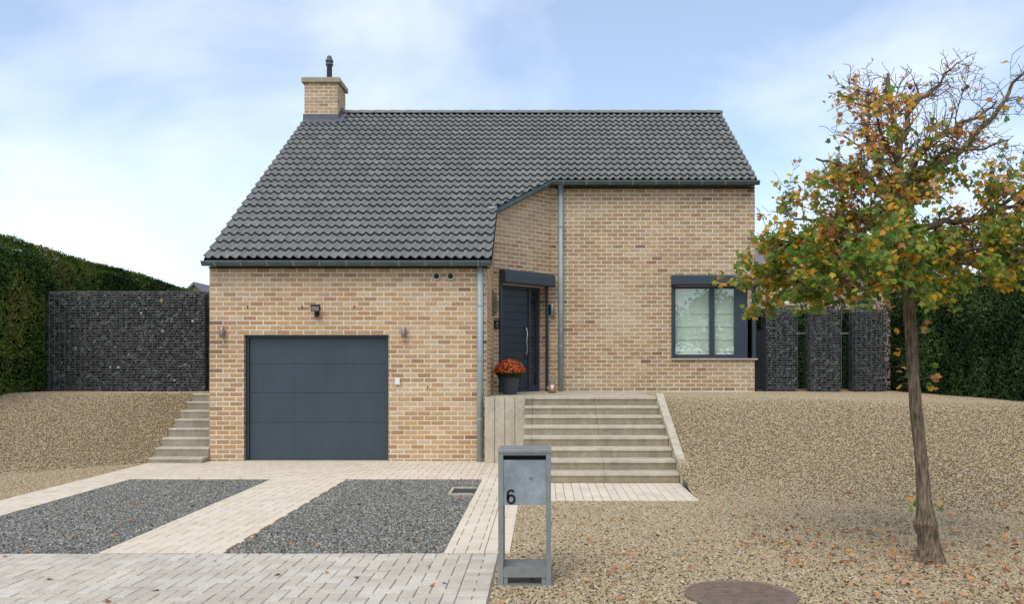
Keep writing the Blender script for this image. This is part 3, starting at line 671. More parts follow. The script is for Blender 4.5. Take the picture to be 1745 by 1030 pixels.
q = MB(); q.box(WINX0 - .01, WX1 + .05, WY - .05, wy + .06, WZ0 - .032, WZ0 - .002); q.box(xb - .02, WX1 + .05, wy + .0605, wy + 1.4, WZ0 - .032, WZ0 - .002); q.build('window_sill', 'concrete', wi)
q = MB(); q.box(4.165, 4.235, WY - .04, WY + .03, WZ0, WZ1); q.build('corner_post', 'anthracite', wi)
q = MB(); q.box(WINX0 - .012, WINX0 + .05, WY - .04, WY - .009, WZ0, WZ1 + .005); q.build('guide_rail', 'anthracite', wi)
rs = bpy.data.objects.new('roller_shutter', None); COL.objects.link(rs); rs.parent = house; reg(rs, ORIG[house.name])
q = MB(); q.prism([(WINX0 - .02, y, z) for y, z in ((WY + .1, 3.165), (WY - .17, 3.165), (WY - .19, 3.185), (WY - .19, 3.33), (WY - .15, 3.37), (WY - .009, 3.375), (WY - .009, 3.2), (WY + .1, 3.2))], (4.33 - WINX0 + .02, 0, 0))
q.prism([(x, WY + .101, z) for x, z in ((4.23, 3.165), (4.32, 3.165), (4.33, 3.185), (4.33, 3.33), (4.30, 3.37), (4.23, 3.375))], (0, 1.4, 0))
q.build('shutter_box', 'anthracite', rs)
# vent pipes, weep slots
for x, z in VENTS:
    q = MB(); n = 20; vs = []
    for r_, y in ((.045, GY + .1), (.045, GY - .035), (.070, GY - .035), (.070, GY + .05)):
        for k in range(n): an = 2 * math.pi * k / n; vs.append((x + r_ * math.cos(an), y, z + r_ * math.sin(an)))
    fs = [(i * n + k, i * n + (k + 1) % n, (i + 1) * n + (k + 1) % n, (i + 1) * n + k) for i in range(3) for k in range(n)]
    q.add(vs, fs); v = q.build('vent_pipe', 'concrete', house)
    q = MB(); q.tube([(x, GY - .0085, z), (x, GY - .03, z)], .0445, 20); q.build('vent_hole_dark', 'black', v)  # solid black disc painting in the darkness of the open pipe
for px, py in ((422, 524), (515, 524), (604, 524), (729, 661)):
    p = at(px, py, GY); q = MB(); q.box(p.x - .007, p.x + .007, GY - .0105, GY - .006, p.z - .022, p.z + .022); q.build('weep_slot', 'black', house)

# ---- wall fittings (things of their own)
def wall_lamp(px, py, label):
    p = at(px, py, GY); t = thing('wall_lamp', label, 'lamp', (p.x, GY, p.z), 'steel lamps beside the garage door')
    q = MB(); q.lathe((p.x, GY - .075, p.z - .085), [(.036, 0), (.04, .004), (.04, .166), (.036, .17)], 20); q.build('lamp_tube', 'steel', t, True)
    q = MB(); q.box(p.x - .03, p.x + .03, GY - .04, GY - .009, p.z - .05, p.z + .05); q.build('wall_bracket', 'steel', t)
wall_lamp(381, 567, 'steel tube wall lamp left of the garage door'); wall_lamp(689, 567, 'steel tube wall lamp right of the garage door')
p = at(541, 528, GY); t = thing('floodlight', 'small black floodlight above the garage door', 'floodlight', (p.x, GY, p.z))
q = MB(); c = Vector((p.x, GY - .12, p.z + .02)); up = Vector((0, -.35, 1)).normalized(); fwd = Vector((0, -1, -.35)).normalized()
q.obox(c, (.075, 0, 0), fwd * .03, up * .05); b = q.build('lamp_head', 'black', t)
q = MB(); q.obox(c + fwd * .031, (.062, 0, 0), fwd * .002, up * .038); q.build('lens', 'galv', b)
q = MB(); q.box(p.x - .015, p.x + .015, GY - .1, GY - .008, p.z - .03, p.z); q.box(p.x - .035, p.x + .035, GY - .06, GY - .008, p.z - .1, p.z - .035); q.build('mount', 'black', t)
q = MB(); q.lathe((p.x, GY - .08, p.z - .13), [(.01, 0), (.028, .012), (.03, .05), (.02, .06)], 14); q.build('motion_sensor', 'black', t)
p = at(678, 650, GY); t = thing('wall_switch', 'small white box on the brick beside the garage door', 'switch', (p.x, GY, p.z))
q = MB(); q.box(p.x - .04, p.x + .04, GY - .04, GY - .009, p.z - .06, p.z + .06); q.build('housing', 'white', t); q = MB(); q.box(p.x - .028, p.x + .028, GY - .046, GY - .04, p.z - .045, p.z + .045); q.build('cover', 'white', t)
# intercom left of the front door, lamp right of it, ornament on the side wall
c = dp(.055, .02, 2.33); t = thing('doorbell', 'black doorbell plate left of the front door', 'doorbell', c)
q = MB(); dbox(q, .01, .11, .008, .03, 2.26, 2.42); q.build('plate', 'black', t)
q = MB(); cc = dp(.06, .032, 2.37); q.tube([cc, dp(.06, .038, 2.37)], .022, 16); q.build('camera_eye', 'steel', t); q = MB(); dbox(q, .052, .068, .03, .036, 2.285, 2.335); q.build('button', 'steel', t)
q = MB(); cz = 2.69; sl_ = DL * .965; t = thing('wall_lamp', 'slim dark lamp right of the front door', 'lamp', dp(sl_, 0, cz))
dbox(q, sl_ - .03, sl_ + .03, .008, .05, cz - .1, cz + .1); q.build('wall_bracket', 'black', t); q = MB(); q.lathe(dp(sl_, .085, cz - .11), [(.035, 0), (.038, .005), (.038, .215), (.035, .22)], 16); q.build('lamp_tube', 'steel', t, True)
oy = 15.35; oz = EYE + (VY - 520) * oy / F; t = thing('wall_ornament', 'grey woven hanging ornament on the wall beside the front door', 'ornament', (GX1, oy, oz))
q = MB()
for k in range(9):
    zz = oz + .19 - k * .045; r = .055 * math.sin(math.pi * (k + 1) / 10.5) + .018
    for j in range(9):
        an = math.pi * (j / 8 - .5); cc = Vector((GX1 + .03 + math.cos(an) * r, oy + math.sin(an) * r, zz + random.uniform(-.008, .008))); d = Vector((math.cos(an), math.sin(an), .5)) * .014
        q.obox(cc, d, Vector((-math.sin(an), math.cos(an), 0)) * .012, Vector((0, 0, .018)))
q.build('woven_scales', 'ornament', t); q = MB(); q.tube([(GX1 + .012, oy, oz + .27), (GX1 + .025, oy, oz + .2), (GX1 + .025, oy, oz - .2)], .012, 8); q.build('cord', 'twig', t)

# ================================================================== STEPS AND WALLS
st = thing('concrete_steps', 'broad grey concrete steps up to the front door', 'steps', (.85, 11.5, 0))
RISE, TREAD, SY = LZ / 8, .343, 11.51
for k in range(8):
    yf = SY + k * TREAD; yb = yf + TREAD + .08
    for a, b in ((-.285, -.168), (-.164, .843), (.847, 1.85)):
        z0, z1, zt_ = k * RISE + .001, (k + 1) * RISE - .0405, (k + 1) * RISE
        q = MB(); q.box(a, b, yf + .012 + random.uniform(0, .003), yb, z0, z1); blk = q.build('step', 'shaded_riser', st)
        q = MB(); c = .008; q.prism([(a, yf + .003, z1 + .001), (a, yf, z1 + .005), (a, yf, zt_ - c), (a, yf + c * .4, zt_ - c * .3), (a, yf + c * 1.4, zt_), (a, yb, zt_), (a, yb, z1 + .001)], (b - a, 0, 0)); q.build('tread', 'concrete', blk)  # paler slab edge: light on the step tops put into the colour
q = MB(); q.box(-.27, 1.845, SY + .2, 13.98, -.05, .02); q.prism([(-.27, SY + .39, 0), (-.27, 14.3, .85), (-.27, 14.3, 0)], (2.1, 0, 0)); q.build('foundation', 'concrete_dark', st)
# sloping cheek slabs on the right
P0, P1 = Vector((0, 11.30, .10)), Vector((0, 13.98, 1.135)); d = (P1 - P0); Ld = d.length; d.normalize(); nn = Vector((0, -d.z, d.y))
for k in range(3):
    a = P0 + d * (Ld * k / 3 + .002); b = P0 + d * (Ld * (k + 1) / 3 - .002); q = MB()
    q.prism([Vector((1.858, 0, 0)) + v for v in (a, b, b - nn * .3, a - nn * .3)], (.115, 0, 0)); q.build('cheek_slab', 'concrete', st)
land = MB(); land.box(GX1 + .01, 1.86, 14.32, WY - .001, .5, LZ - .006); land.box(1.86, WX1 + .02, WY - .35, WY - .002, .6, LZ - .012)
lo = land.build('landing', 'concrete'); lo['kind'] = 'structure'
rw = thing('retaining_wall', 'upright grey concrete slabs holding the landing beside the steps', 'wall', (-.6, 13.8, 0))
for k in range(4):
    a = -.945 + k * .164; q = MB(); q.box(a + .004, a + .16, 13.79 + random.uniform(0, .008), 13.9, -.05, LZ + .004 + random.uniform(-.006, .004)); q.build('slab', 'concrete', rw)
q = MB(); q.box(-.91, -.27, 13.91, 14.31, -.05, LZ - .004); q.build('backfill_top', 'concrete', rw)
ls = thing('garden_steps', 'narrow grey concrete steps left of the garage', 'steps', (-5.95, 13.8, 0))
zz = [.085] + [.085 + (LZ - .085) * k / 7 for k in range(1, 8)]; y = 13.79
for k in range(8):
    q = MB(); a, z0, z1 = 13.79 + .252 * k, (0 if k == 0 else zz[k - 1]) + .001, zz[k]; b = a + .252 + (.08 if k < 7 else .1)
    q.box(-6.4, -5.52, a + .012, b, z0, z1 - .031); blk = q.build('step', 'concrete_dark', ls)
    q = MB(); q.prism([(-6.4, a + .002, z1 - .03), (-6.4, a, z1 - .008), (-6.4, a + .01, z1), (-6.4, b, z1), (-6.4, b, z1 - .03)], (.88, 0, 0)); q.build('tread', 'concrete', blk)  # pale tread over darker block: lit top and shaded front painted in
q = MB(); q.prism([(-6.395, 14.05, -.05), (-6.395, 15.9, .95), (-6.395, 15.9, -.05)], (.87, 0, 0)); q.build('foundation', 'concrete_dark', ls)

# ================================================================== GABIONS
STN = [srgb(*c) for c in ((80, 80, 75), (64, 64, 60), (92, 93, 88), (52, 52, 49), (72, 71, 66), (86, 84, 76), (102, 105, 99), (60, 59, 55))]
def stone_geo(mb, c, r, t, fl=.7):
    m = Matrix.Rotation(random.uniform(0, 6.28), 3, 'Y') @ Matrix.Rotation(random.uniform(-.5, .5), 3, 'X')
    vs = [];
    for a in ((1, 0, 0), (-1, 0, 0), (0, 1, 0), (0, -1, 0), (0, 0, 1), (0, 0, -1), (.65, -.7, .6), (-.65, -.7, .6), (.65, -.7, -.6), (-.65, -.7, -.6)):
        v = Vector(a); v = Vector((v.x * r * random.uniform(.85, 1.25), v.y * r * .8, v.z * r * fl * random.uniform(.8, 1.2))); vs.append(Vector(c) + m @ v)
    fs = [(6, 8, 3), (8, 9, 3), (9, 7, 3), (7, 6, 3), (0, 8, 6), (0, 5, 8), (5, 9, 8), (5, 1, 9), (1, 7, 9), (1, 4, 7), (4, 6, 7), (4, 0, 6), (2, 4, 1), (2, 0, 4), (2, 5, 0), (2, 1, 5)]
    mb.add(vs, fs, t)
def gabion(label, x0, x1, y0, y1, z0, z1, specials=(), rad=.041, group=None, seam=None, nind=60):
    g = thing('gabion_wall', label, 'gabion', ((x0 + x1) / 2, (y0 + y1) / 2, z0), group)
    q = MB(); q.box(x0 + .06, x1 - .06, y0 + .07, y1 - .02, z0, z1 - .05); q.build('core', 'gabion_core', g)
    cells = []; stx, stz = rad * 1.75, rad * 1.3
    nx, nz_ = int((x1 - x0) / stx), int((z1 - z0) / stz)
    for j in range(nz_ + 1):
        for i in range(nx):
            cells.append((x0 + (i + .5 + (.5 if j % 2 else 0) + random.uniform(-.25, .25)) * (x1 - x0) / (nx + .5), y0 + .05 + random.uniform(-.012, .02), z0 + (j + .4) * (z1 - z0 - .02) / (nz_ + .6) + random.uniform(-.012, .012), random.uniform(.75, 1.35) * rad))
    for j in range(int((y1 - y0) / stx)):                      # top and right flank
        for i in range(nx): cells.append((x0 + (i + random.uniform(.2, .8)) * (x1 - x0) / nx, y0 + .1 + j * stx, z1 - .05, random.uniform(.7, 1.1) * rad))
        for i in range(nz_):
            z = z0 + (i + .5) * (z1 - z0) / nz_
            cells.append((x1 - .05, y0 + .1 + j * stx, z, random.uniform(.8, 1.2) * rad)); cells.append((x0 + .05, y0 + .1 + j * stx, z, random.uniform(.8, 1.2) * rad))
    cells.sort(key=lambda c: -c[3]); rest = MB(); n = 0; cache = {}
    for c in cells:
        t = jit(random.choice(STN), .2)
        if random.random() < .03: t = jit(srgb(112, 112, 106), .15)
        if n < nind and c[1] < y0 + .08:
            k = n % 20
            if k not in cache: q = MB(); stone_geo(q, (0, 0, 0), c[3], t); o = q.build('stone', 'gabion_stone'); cache[k] = o.data; bpy.data.objects.remove(o)
            piece('stone', cache[k], c[:3], g); n += 1
        else: stone_geo(rest, c[:3], c[3], t)
    o = rest.build('stone_fill', 'gabion_stone', g); o['kind'] = 'stuff'
    for (px, py, r, cl) in specials:
        p = at(px, py, y0); q = MB(); stone_geo(q, (p.x, y0 + .03, p.z), r, cl, .9); q.build('stone', 'gabion_stone', g)
    q = MB(); wr = .0028; yy = y0 + .002
    def bar(a, b): 
        a, b = Vector(a), Vector(b); d = b - a; o1 = d.orthogonal().normalized(); o2 = d.normalized().cross(o1); q.obox((a + b) / 2, d / 2, o1 * wr, o2 * wr)
    x = x0
    while x <= x1 + .001: bar((x, yy, z0), (x, yy, z1)); bar((x, y0, z1), (x, y1, z1)); x += (x1 - x0) / round((x1 - x0) / .1)
    z = z0
    while z <= z1 + .001: bar((x0, yy, z), (x1, yy, z)); bar((x1, y0, z), (x1, y1, z)); bar((x0, y0, z), (x0, y1, z)); z += (z1 - z0) / round((z1 - z0) / .05)
    for yk in (y0, (y0 + y1) / 2, y1): bar((x0, yk, z1), (x1, yk, z1)); bar((x1, yk, z0), (x1, yk, z1)); bar((x0, yk, z0), (x0, yk, z1))
    if seam:
        for s in (-.012, .012): bar((seam + s, yy - .006, z0), (seam + s, yy - .006, z1))
    q.build('wire_mesh', 'wire', g); return g
wht = srgb(190, 190, 182)
LY = 16.6; a, b = at(75, 497, LY), at(348, 668, LY)
gabion('long dark gabion wall beside the left hedge', a.x, b.x, LY, LY + .4, LZ, a.z, seam=at(205, 500, LY).x, nind=200,
       specials=[(275, 513, .045, srgb(176, 136, 96)), (240, 534, .03, wht), (328, 548, .035, wht), (277, 565, .045, srgb(150, 148, 138)), (128, 594, .035, wht), (187, 627, .025, wht), (201, 627, .035, wht), (296, 649, .028, wht), (287, 640, .02, wht), (133, 510, .03, srgb(150, 152, 150)), (75, 586, .025, wht), (315, 623, .05, srgb(108, 106, 88)), (143, 606, .02, wht)])
q = MB(); q.box(a.x, b.x + .05, LY - .05, LY + .45, LZ - .2, LZ - .002); q.build('footing_kerb', 'concrete_dark')['kind'] = 'structure'
RY = 17.0
for i, (px0, px1, lb) in enumerate(((1306, 1359, 'dark gabion pillar nearest the corner window'), (1382, 1434, 'dark gabion pillar in the middle of the three'), (1459, 1511, 'dark gabion pillar nearest the right hedge'))):
    a, b = at(px0, 528, RY), at(px1, 667, RY); gabion(lb, a.x, b.x, RY, RY + .38, 1.06, a.z, group='gabion pillars right of the house', nind=60, rad=.038)
# garden gate posts and mesh fence
def fence(name, label, cat, x0, x1, y, z0, z1, posts, step=.05, mat='anthracite'):
    f = thing(name, label, cat, ((x0 + x1) / 2, y, z0))
    for px in posts: q = MB(); q.box(px - .03, px + .03, y - .03, y + .03, z0 - .1, z1 + .03); q.build('post', mat, f)
    q = MB(); q.box(x0, x1, y - .02, y + .02, z1 - .035, z1); q.build('top_rail', 'galv', f)
    q = MB(); n = int((x1 - x0) / step)
    for i in range(n + 1): x = x0 + (x1 - x0) * i / n; q.box(x - .003, x + .003, y - .036, y - .03, z0 + .03, z1 - .036)
    for k in range(6): z = z0 + .1 + (z1 - z0 - .2) * k / 5; q.box(x0, x1, y - .043, y - .037, z - .004, z + .004)
    q.build('mesh_panel', mat, f)
fence('mesh_fence', 'low dark mesh fence with grey rail behind the gabion pillars', 'fence', at(1300, 567, 17.6).x, at(1535, 567, 17.6).x, 17.6, 1.05, at(0, 567, 17.6).z, [at(1448, 567, 17.6).x, at(1530, 567, 17.6).x])
def gate(label, x0, x1, y, z0, z1):
    g = thing('garden_gate', label, 'gate', ((x0 + x1) / 2, y, z0))
    for a in (x0, x1 - .05): q = MB(); q.box(a, a + .05, y, y + .05, z0, z1); q.build('post', 'black', g)
    n = max(2, int((x1 - x0 - .1) / .1))
    for k in range(n): xx = x0 + .06 + (x1 - x0 - .12) * (k + .5) / n; q = MB(); q.box(xx - .03, xx + .03, y + .012, y + .03, z0 + .06, z1 - .05); q.build('bar', 'black', g)
    q = MB(); q.box(x0 + .05, x1 - .05, y + .031, y + .045, z0 + .1, z0 + .15); q.box(x0 + .05, x1 - .05, y + .031, y + .045, z1 - .12, z1 - .07); q.build('rail', 'black', g)
gate('dark garden gate between the left gabion and the garage', -6.55, -5.53, 16.75, LZ, at(0, 536, 16.75).z)
gate('dark garden gate right of the corner window', 4.23, at(1305, 0, 16.99).x, 16.98, LZ, at(0, 560, 16.98).z)

# ================================================================== HEDGES
def hedge(label, segs, cols, ztop, zbot, thick, dens, seed, front=None, size=.036, group=None):
    """foliage on the outer faces of a box: segs = (corner a, corner b, outward normal)"""
    r = np.random.default_rng(seed); a0 = Vector((*segs[0][0], zbot)); h = thing('hedge', label, 'hedge', a0, group)
    V = []; T = []
    def leafs(P, Nn, n, sc=1.):
        # P (n,3), N (n,3): little scale-sprays, three-vertex blades
        u = r.normal(size=(n, 3)); u -= (u * Nn).sum(1, keepdims=True) * Nn * .6; u /= np.linalg.norm(u, axis=1, keepdims=True)
        u[:, 2] += .35; u += Nn * .25
        wv = np.cross(u, Nn + r.normal(size=(n, 3)) * .5); wv /= np.linalg.norm(wv, axis=1, keepdims=True) + 1e-6
        L_ = (size * r.uniform(.6, 1.5, (n, 1))) * sc; B = L_ * .28
        V.append(np.stack([P - wv * B * .5, P + wv * B * .5, P + u * L_ * .6 + wv * B, P + u * L_, P + u * L_ * .6 - wv * B], 1).reshape(-1, 3))
        k = np.array([mnoise.noise((p[0] * 1.1, p[1] * 1.1, p[2] * 1.3 + seed)) for p in P]); c = np.array(cols)
        idx = np.clip(((k + .55) * .9 + r.normal(size=n) * .22) * len(c), 0, len(c) - 1).astype(int)
        t = c[idx] * r.uniform(.7, 1.3, (n, 1)); T.append(np.repeat(t, 5, 0))
    for (a, b, nrm) in segs:
        a, b = np.array(a), np.array(b); Ls = np.linalg.norm(b - a); nrm = np.array([*nrm, 0.])
        n = int(Ls * (ztop((a + b) / 2) - zbot) * dens); s = r.random(n); P = np.zeros((n, 3)); P[:, :2] = a + (b - a) * s[:, None]
        zt = np.array([ztop(p) for p in P[:, :2]]); P[:, 2] = zbot + (zt - zbot) * r.random(n)
        off = np.array([.07 * mnoise.noise((p[0] * 1.3, p[1] * 1.3, p[2] * 1.6)) + .05 * mnoise.noise((p[0] * 5, p[1] * 5, p[2] * 5)) for p in P]) - .05 * r.random(n)
        off -= .16 * np.clip((P[:, 2] - zt + .3) / .3, 0, 1) ** 2
        P += nrm * off[:, None]; leafs(P, np.repeat(nrm[None], n, 0), n)
        # top surface
        n = int(Ls * thick * dens * .8); s = r.random(n); P = np.zeros((n, 3)); P[:, :2] = a + (b - a) * s[:, None] - nrm[None, :2] * (r.random(n) * thick)[:, None]
        P[:, 2] = np.array([ztop(p) + .03 * mnoise.noise((p[0] * 1.5, p[1] * 1.5, 7)) for p in P[:, :2]]) - .04 * r.random(n); leafs(P, np.repeat(np.array([[0, 0, 1.]]), n, 0), n)
    V = np.concatenate(V); T = np.concatenate(T); o = fast_mesh('foliage', V, np.arange(len(V)), 5, 'hedge', h, T)
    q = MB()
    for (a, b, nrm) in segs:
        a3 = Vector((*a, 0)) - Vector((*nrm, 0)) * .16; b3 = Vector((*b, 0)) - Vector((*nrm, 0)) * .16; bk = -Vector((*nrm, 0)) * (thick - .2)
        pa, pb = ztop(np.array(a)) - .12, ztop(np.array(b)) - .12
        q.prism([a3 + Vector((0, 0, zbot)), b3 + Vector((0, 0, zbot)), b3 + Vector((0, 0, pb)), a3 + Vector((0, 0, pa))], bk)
    q.build('dark_inner_box', 'hedge_core', h); return h  # added solid dark box that blocks the view through the foliage
HG = [srgb(*c) for c in ((46, 68, 28), (58, 86, 34), (74, 104, 42), (90, 118, 50), (110, 130, 58), (130, 130, 66))]
HG2 = [srgb(*c) for c in ((36, 54, 28), (44, 66, 32), (54, 78, 36), (66, 90, 42), (80, 100, 52))]
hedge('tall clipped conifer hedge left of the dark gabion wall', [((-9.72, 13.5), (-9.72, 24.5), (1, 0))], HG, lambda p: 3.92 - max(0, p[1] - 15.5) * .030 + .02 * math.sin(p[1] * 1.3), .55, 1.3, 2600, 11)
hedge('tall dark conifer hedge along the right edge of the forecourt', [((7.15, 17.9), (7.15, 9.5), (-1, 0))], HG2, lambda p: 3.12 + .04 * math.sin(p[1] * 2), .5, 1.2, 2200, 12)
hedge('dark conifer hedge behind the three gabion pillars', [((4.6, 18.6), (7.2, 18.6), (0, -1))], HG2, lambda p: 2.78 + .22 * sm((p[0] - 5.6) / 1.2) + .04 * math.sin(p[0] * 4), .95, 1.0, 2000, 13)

# ================================================================== LETTERBOX
MY = 6.21; mx0, mx1 = at(849, 0, MY).x, at(939, 0, MY).x; mt = .99; dp_ = .30
mbx = thing('letterbox', 'galvanised steel letterbox on a frame with black number six', 'letterbox', ((mx0 + mx1) / 2, MY + .15, 0))
for a in (mx0, mx1 - .036):
    q = MB(); q.box(a, a + .036, MY, MY + dp_, 0.005, mt - .024); q.build('side_plate', 'galv', mbx)
q = MB(); q.box(mx0 - .004, mx1 + .004, MY - .006, MY + dp_ + .004, mt - .023, mt, ch=.003); q.build('top_plate', 'galv', mbx)
ix0, ix1 = mx0 + .037, mx1 - .037; zt = EYE - (785 - VY) * MY / F; zb = EYE - (862 - VY) * MY / F
q = MB(); q.box(ix0, ix1, MY + .008, MY + .014, zb, zt); door = q.build('front_panel', 'galv_panel', mbx)
q = MB(); q.box(ix0, ix1, MY + .015, MY + dp_ - .01, zb, zb + .01); q.box(ix0, ix1, MY + dp_ - .01, MY + dp_, zb, mt - .025); q.build('box_body', 'galv', mbx)
q = MB(); q.box(ix0, ix1, MY + .06, MY + .065, zt - .02, mt - .03); q.build('slot_recess', 'black', mbx)
q = MB(); q.box(ix0, ix1, MY + .004, MY + .02, mt - .042, mt - .025); q.build('slot_flap', 'galv', mbx)
za, zb2 = .055, .125
q = MB(); q.box(ix0, ix1, MY + .004, MY + .012, za, zb2 - .01); q.box(ix0, ix1, MY + .0125, MY + dp_ - .02, zb2 - .012, zb2); q.build('bottom_bar', 'galv', mbx)
for a in (ix0 + .001, ix1 - .031): q = MB(); q.box(a, a + .03, MY + .012, MY + .04, .006, za - .001); q.build('foot', 'galv', mbx)
q = MB(); q.box(mx0 - .012, mx1 + .012, MY - .012, MY + dp_ + .012, -.012, .004); q.build('base_plate', 'galv', mbx)
kc = at(904.5, 815, MY); q = MB(); q.tube([(kc.x, MY + .008, kc.z), (kc.x, MY - .004, kc.z)], .011, 14); q.obox((kc.x, MY - .005, kc.z), (.0025, 0, .001), (0, .001, 0), (0, 0, .008)); q.build('lock', 'chrome', door)
pc = at(871, 848, MY); six = []
for k in range(8): an = R(35 + 145 * k / 7); six.append((.5 + .40 * math.cos(an), .72 + .26 * math.sin(an)))
six += [(.10, .6), (.10, .45), (.10, .32)]
for k in range(1, 25): an = R(180 + 15 * k); six.append((.5 + .40 * math.cos(an), .32 + .30 * math.sin(an)))
HH, WW, SW = .098, .062, .0085; vs = []; fs = []; P6 = [Vector(((x - .5) * WW, (y - .5) * HH)) for x, y in six]
for k, p in enumerate(P6):
    d = (P6[min(k + 1, len(P6) - 1)] - P6[max(k - 1, 0)]).normalized(); nn = Vector((-d.y, d.x)) * SW
    for e in (p + nn, p - nn): vs.append((pc.x + e.x, MY + .0055, pc.z + e.y))
for k in range(len(P6) - 1): fs.append((2 * k, 2 * k + 1, 2 * k + 3, 2 * k + 2))
q = MB(); q.add(vs, fs); q.build('number', 'black', door)

# ================================================================== MANHOLE, DRAIN
mh = thing('manhole_cover', 'round rusty iron manhole cover in the gravel', 'manhole', (1.38, 5.93, 0)); mc = Vector((1.38, 5.93, 0))
q = MB(); ro = Matrix.Rotation(R(-6), 3, 'Z'); ax, ay = ro @ Vector((.40, 0, 0)), ro @ Vector((0, .375, 0)); q.obox(mc + Vector((0, 0, -.036)), ax, ay, (0, 0, .03), ch=.006); q.build('frame', 'iron_dark', mh)
q = MB(); q.lathe(mc, [(.385, -.008), (.385, .010), (.37, .013), (.36, .009), (.35, .009), (.345, .012), (.0, .012)], 48); cov = q.build('lid', 'iron', mh)
for j in range(-7, 8):
    for i in range(-7, 8):
        x, y = i * .042 + (.021 if j % 2 else 0), j * .042
        if x * x + y * y < .33 ** 2:
            q = MB() if (i, j) == (-99, 0) else q
            if not hasattr(q, 'studs'): q = MB(); q.studs = 1
            q.obox(mc + Vector((x, y, .0135)), (.016, 0, 0), (0, .012, 0), (0, 0, .0018))
q.build('lid_pattern', 'iron', cov)
dr = thing('drain_cover', 'small sunken drain frame at the edge of the chip bed', 'drain', (-1.0, 10.8, 0))
q = MB(); x0, x1, y0, y1 = -1.17, -.858, 10.5, 11.05
q.box(x0, x1, y0, y0 + .03, -.03, .014); q.box(x0, x1, y1 - .03, y1, -.03, .014); q.box(x0, x0 + .03, y0 + .03, y1 - .03, -.03, .014); q.build('frame', 'concrete', dr)
q = MB(); q.box(x0 + .03, x1, y0 + .03, y1 - .03, -.04, -.003); q.build('tray', 'dark_earth', dr)

# ================================================================== FLOWER POT, GNOME
FX, FY = -.595, 15.3; fp = thing('flower_pot', 'dark pot of orange chrysanthemums beside the front door', 'potted plant', (FX, FY, LZ))
q = MB(); q.lathe((FX, FY, LZ), [(.115, 0), (.125, .01), (.17, .29), (.178, .30), (.18, .335), (.168, .337), (.16, .31), (.0, .30)], 32); q.build('pot', 'pot', fp, True)
V = []; Fc = []; T = []
def blob_leaf(c, n, r, cols, k=6):
    global V, T
    u = n.orthogonal().normalized(); v = n.cross(u); base = len(V); t = jit(random.choice(cols), .2)
    V.append(tuple(c + n * r * .15)); T.append(t)
    for i in range(k): an = 2 * math.pi * i / k; rr = r * random.uniform(.75, 1.1); V.append(tuple(c + (u * math.cos(an) + v * math.sin(an)) * rr + n * r * random.uniform(.1, .5))); T.append(tuple(x * .8 for x in t))
    for i in range(k): Fc.extend([base, base + 1 + i, base + 1 + (i + 1) % k])
OR = [srgb(*c) for c in ((236, 112, 44), (222, 92, 34), (242, 128, 60), (206, 78, 30), (230, 106, 50))]
for i in range(900):
    an = random.uniform(0, 6.283); ph = math.acos(random.uniform(.02, 1)); d = Vector((math.cos(an) * math.sin(ph), math.sin(an) * math.sin(ph), math.cos(ph)))
    c = Vector((FX, FY, LZ + .39)) + Vector((d.x * .275, d.y * .275, d.z * .235)) * random.uniform(.9, 1.02); blob_leaf(c, (d + Vector((random.uniform(-.3, .3), random.uniform(-.3, .3), .2))).normalized(), .019, OR)
fast_mesh('blossoms', np.array(V), Fc, 3, 'petal', fp, np.array(T))['kind'] = 'stuff'
V = []; Fc = []; T = []
for i in range(420):
    an = random.uniform(0, 6.283); z = random.uniform(-.09, .1); rr = (.27 + .1 * min(0, z) * 8) * random.uniform(.7, .98)
    d = Vector((math.cos(an), math.sin(an), random.uniform(-.4, .4))).normalized(); blob_leaf(Vector((FX + math.cos(an) * rr, FY + math.sin(an) * rr, LZ + .385 + z)), d, .026, [srgb(44, 60, 26), srgb(56, 74, 34), srgb(36, 48, 22)], 5)
fast_mesh('foliage', np.array(V), Fc, 3, 'petal', fp, np.array(T))['kind'] = 'stuff'
q = MB(); q.lathe((FX, FY, LZ + .3), [(.14, 0), (.25, .06), (.262, .1), (.24, .2), (.16, .28), (0, .3)], 20); q.t = [srgb(40, 44, 20)] * len(q.v); q.build('stems', 'petal', fp)
NX, NY = .175, 15.95; gn = thing('garden_gnome', 'small white bearded garden gnome beside the downpipe', 'gnome', (NX, NY, LZ))
q = MB(); q.lathe((NX, NY, LZ), [(.05, 0), (.075, .01), (.078, .06), (.06, .11), (.045, .135)], 16, srgb(176, 120, 86)); q.build('body', 'gnome', gn, True)
q = MB(); q.lathe((NX, NY - .012, LZ + .125), [(.02, 0), (.045, .015), (.05, .04), (.042, .07), (.02, .085)], 16, srgb(206, 164, 136)); hd = q.build('head', 'gnome', gn, True)
q = MB(); q.add([(NX - .045, NY - .055, LZ + .15), (NX + .045, NY - .055, LZ + .15), (NX + .035, NY - .085, LZ + .09), (NX, NY - .09, LZ + .03), (NX - .035, NY - .085, LZ + .09), (NX, NY - .075, LZ + .15), (NX, NY - .1, LZ + .1), (NX, NY - .03, LZ + .1)], [(0, 5, 6, 4), (5, 1, 2, 6), (4, 6, 3), (6, 2, 3), (1, 7, 2), (2, 7, 3), (3, 7, 4), (4, 7, 0), (0, 7, 1)], srgb(232, 226, 216)); q.build('beard', 'gnome', gn, True)
q = MB(); q.lathe((NX, NY - .067, LZ + .155), [(.002, 0), (.012, .006), (.013, .014), (.003, .022)], 10, srgb(216, 150, 120)); q.build('nose', 'gnome', hd, True)
q = MB(); q.lathe((NX, NY - .005, LZ + .178), [(.06, 0), (.058, .008), (.04, .04), (.026, .09), (.004, .15)], 16, srgb(136, 128, 112)); q.build('hat', 'gnome', gn, True)
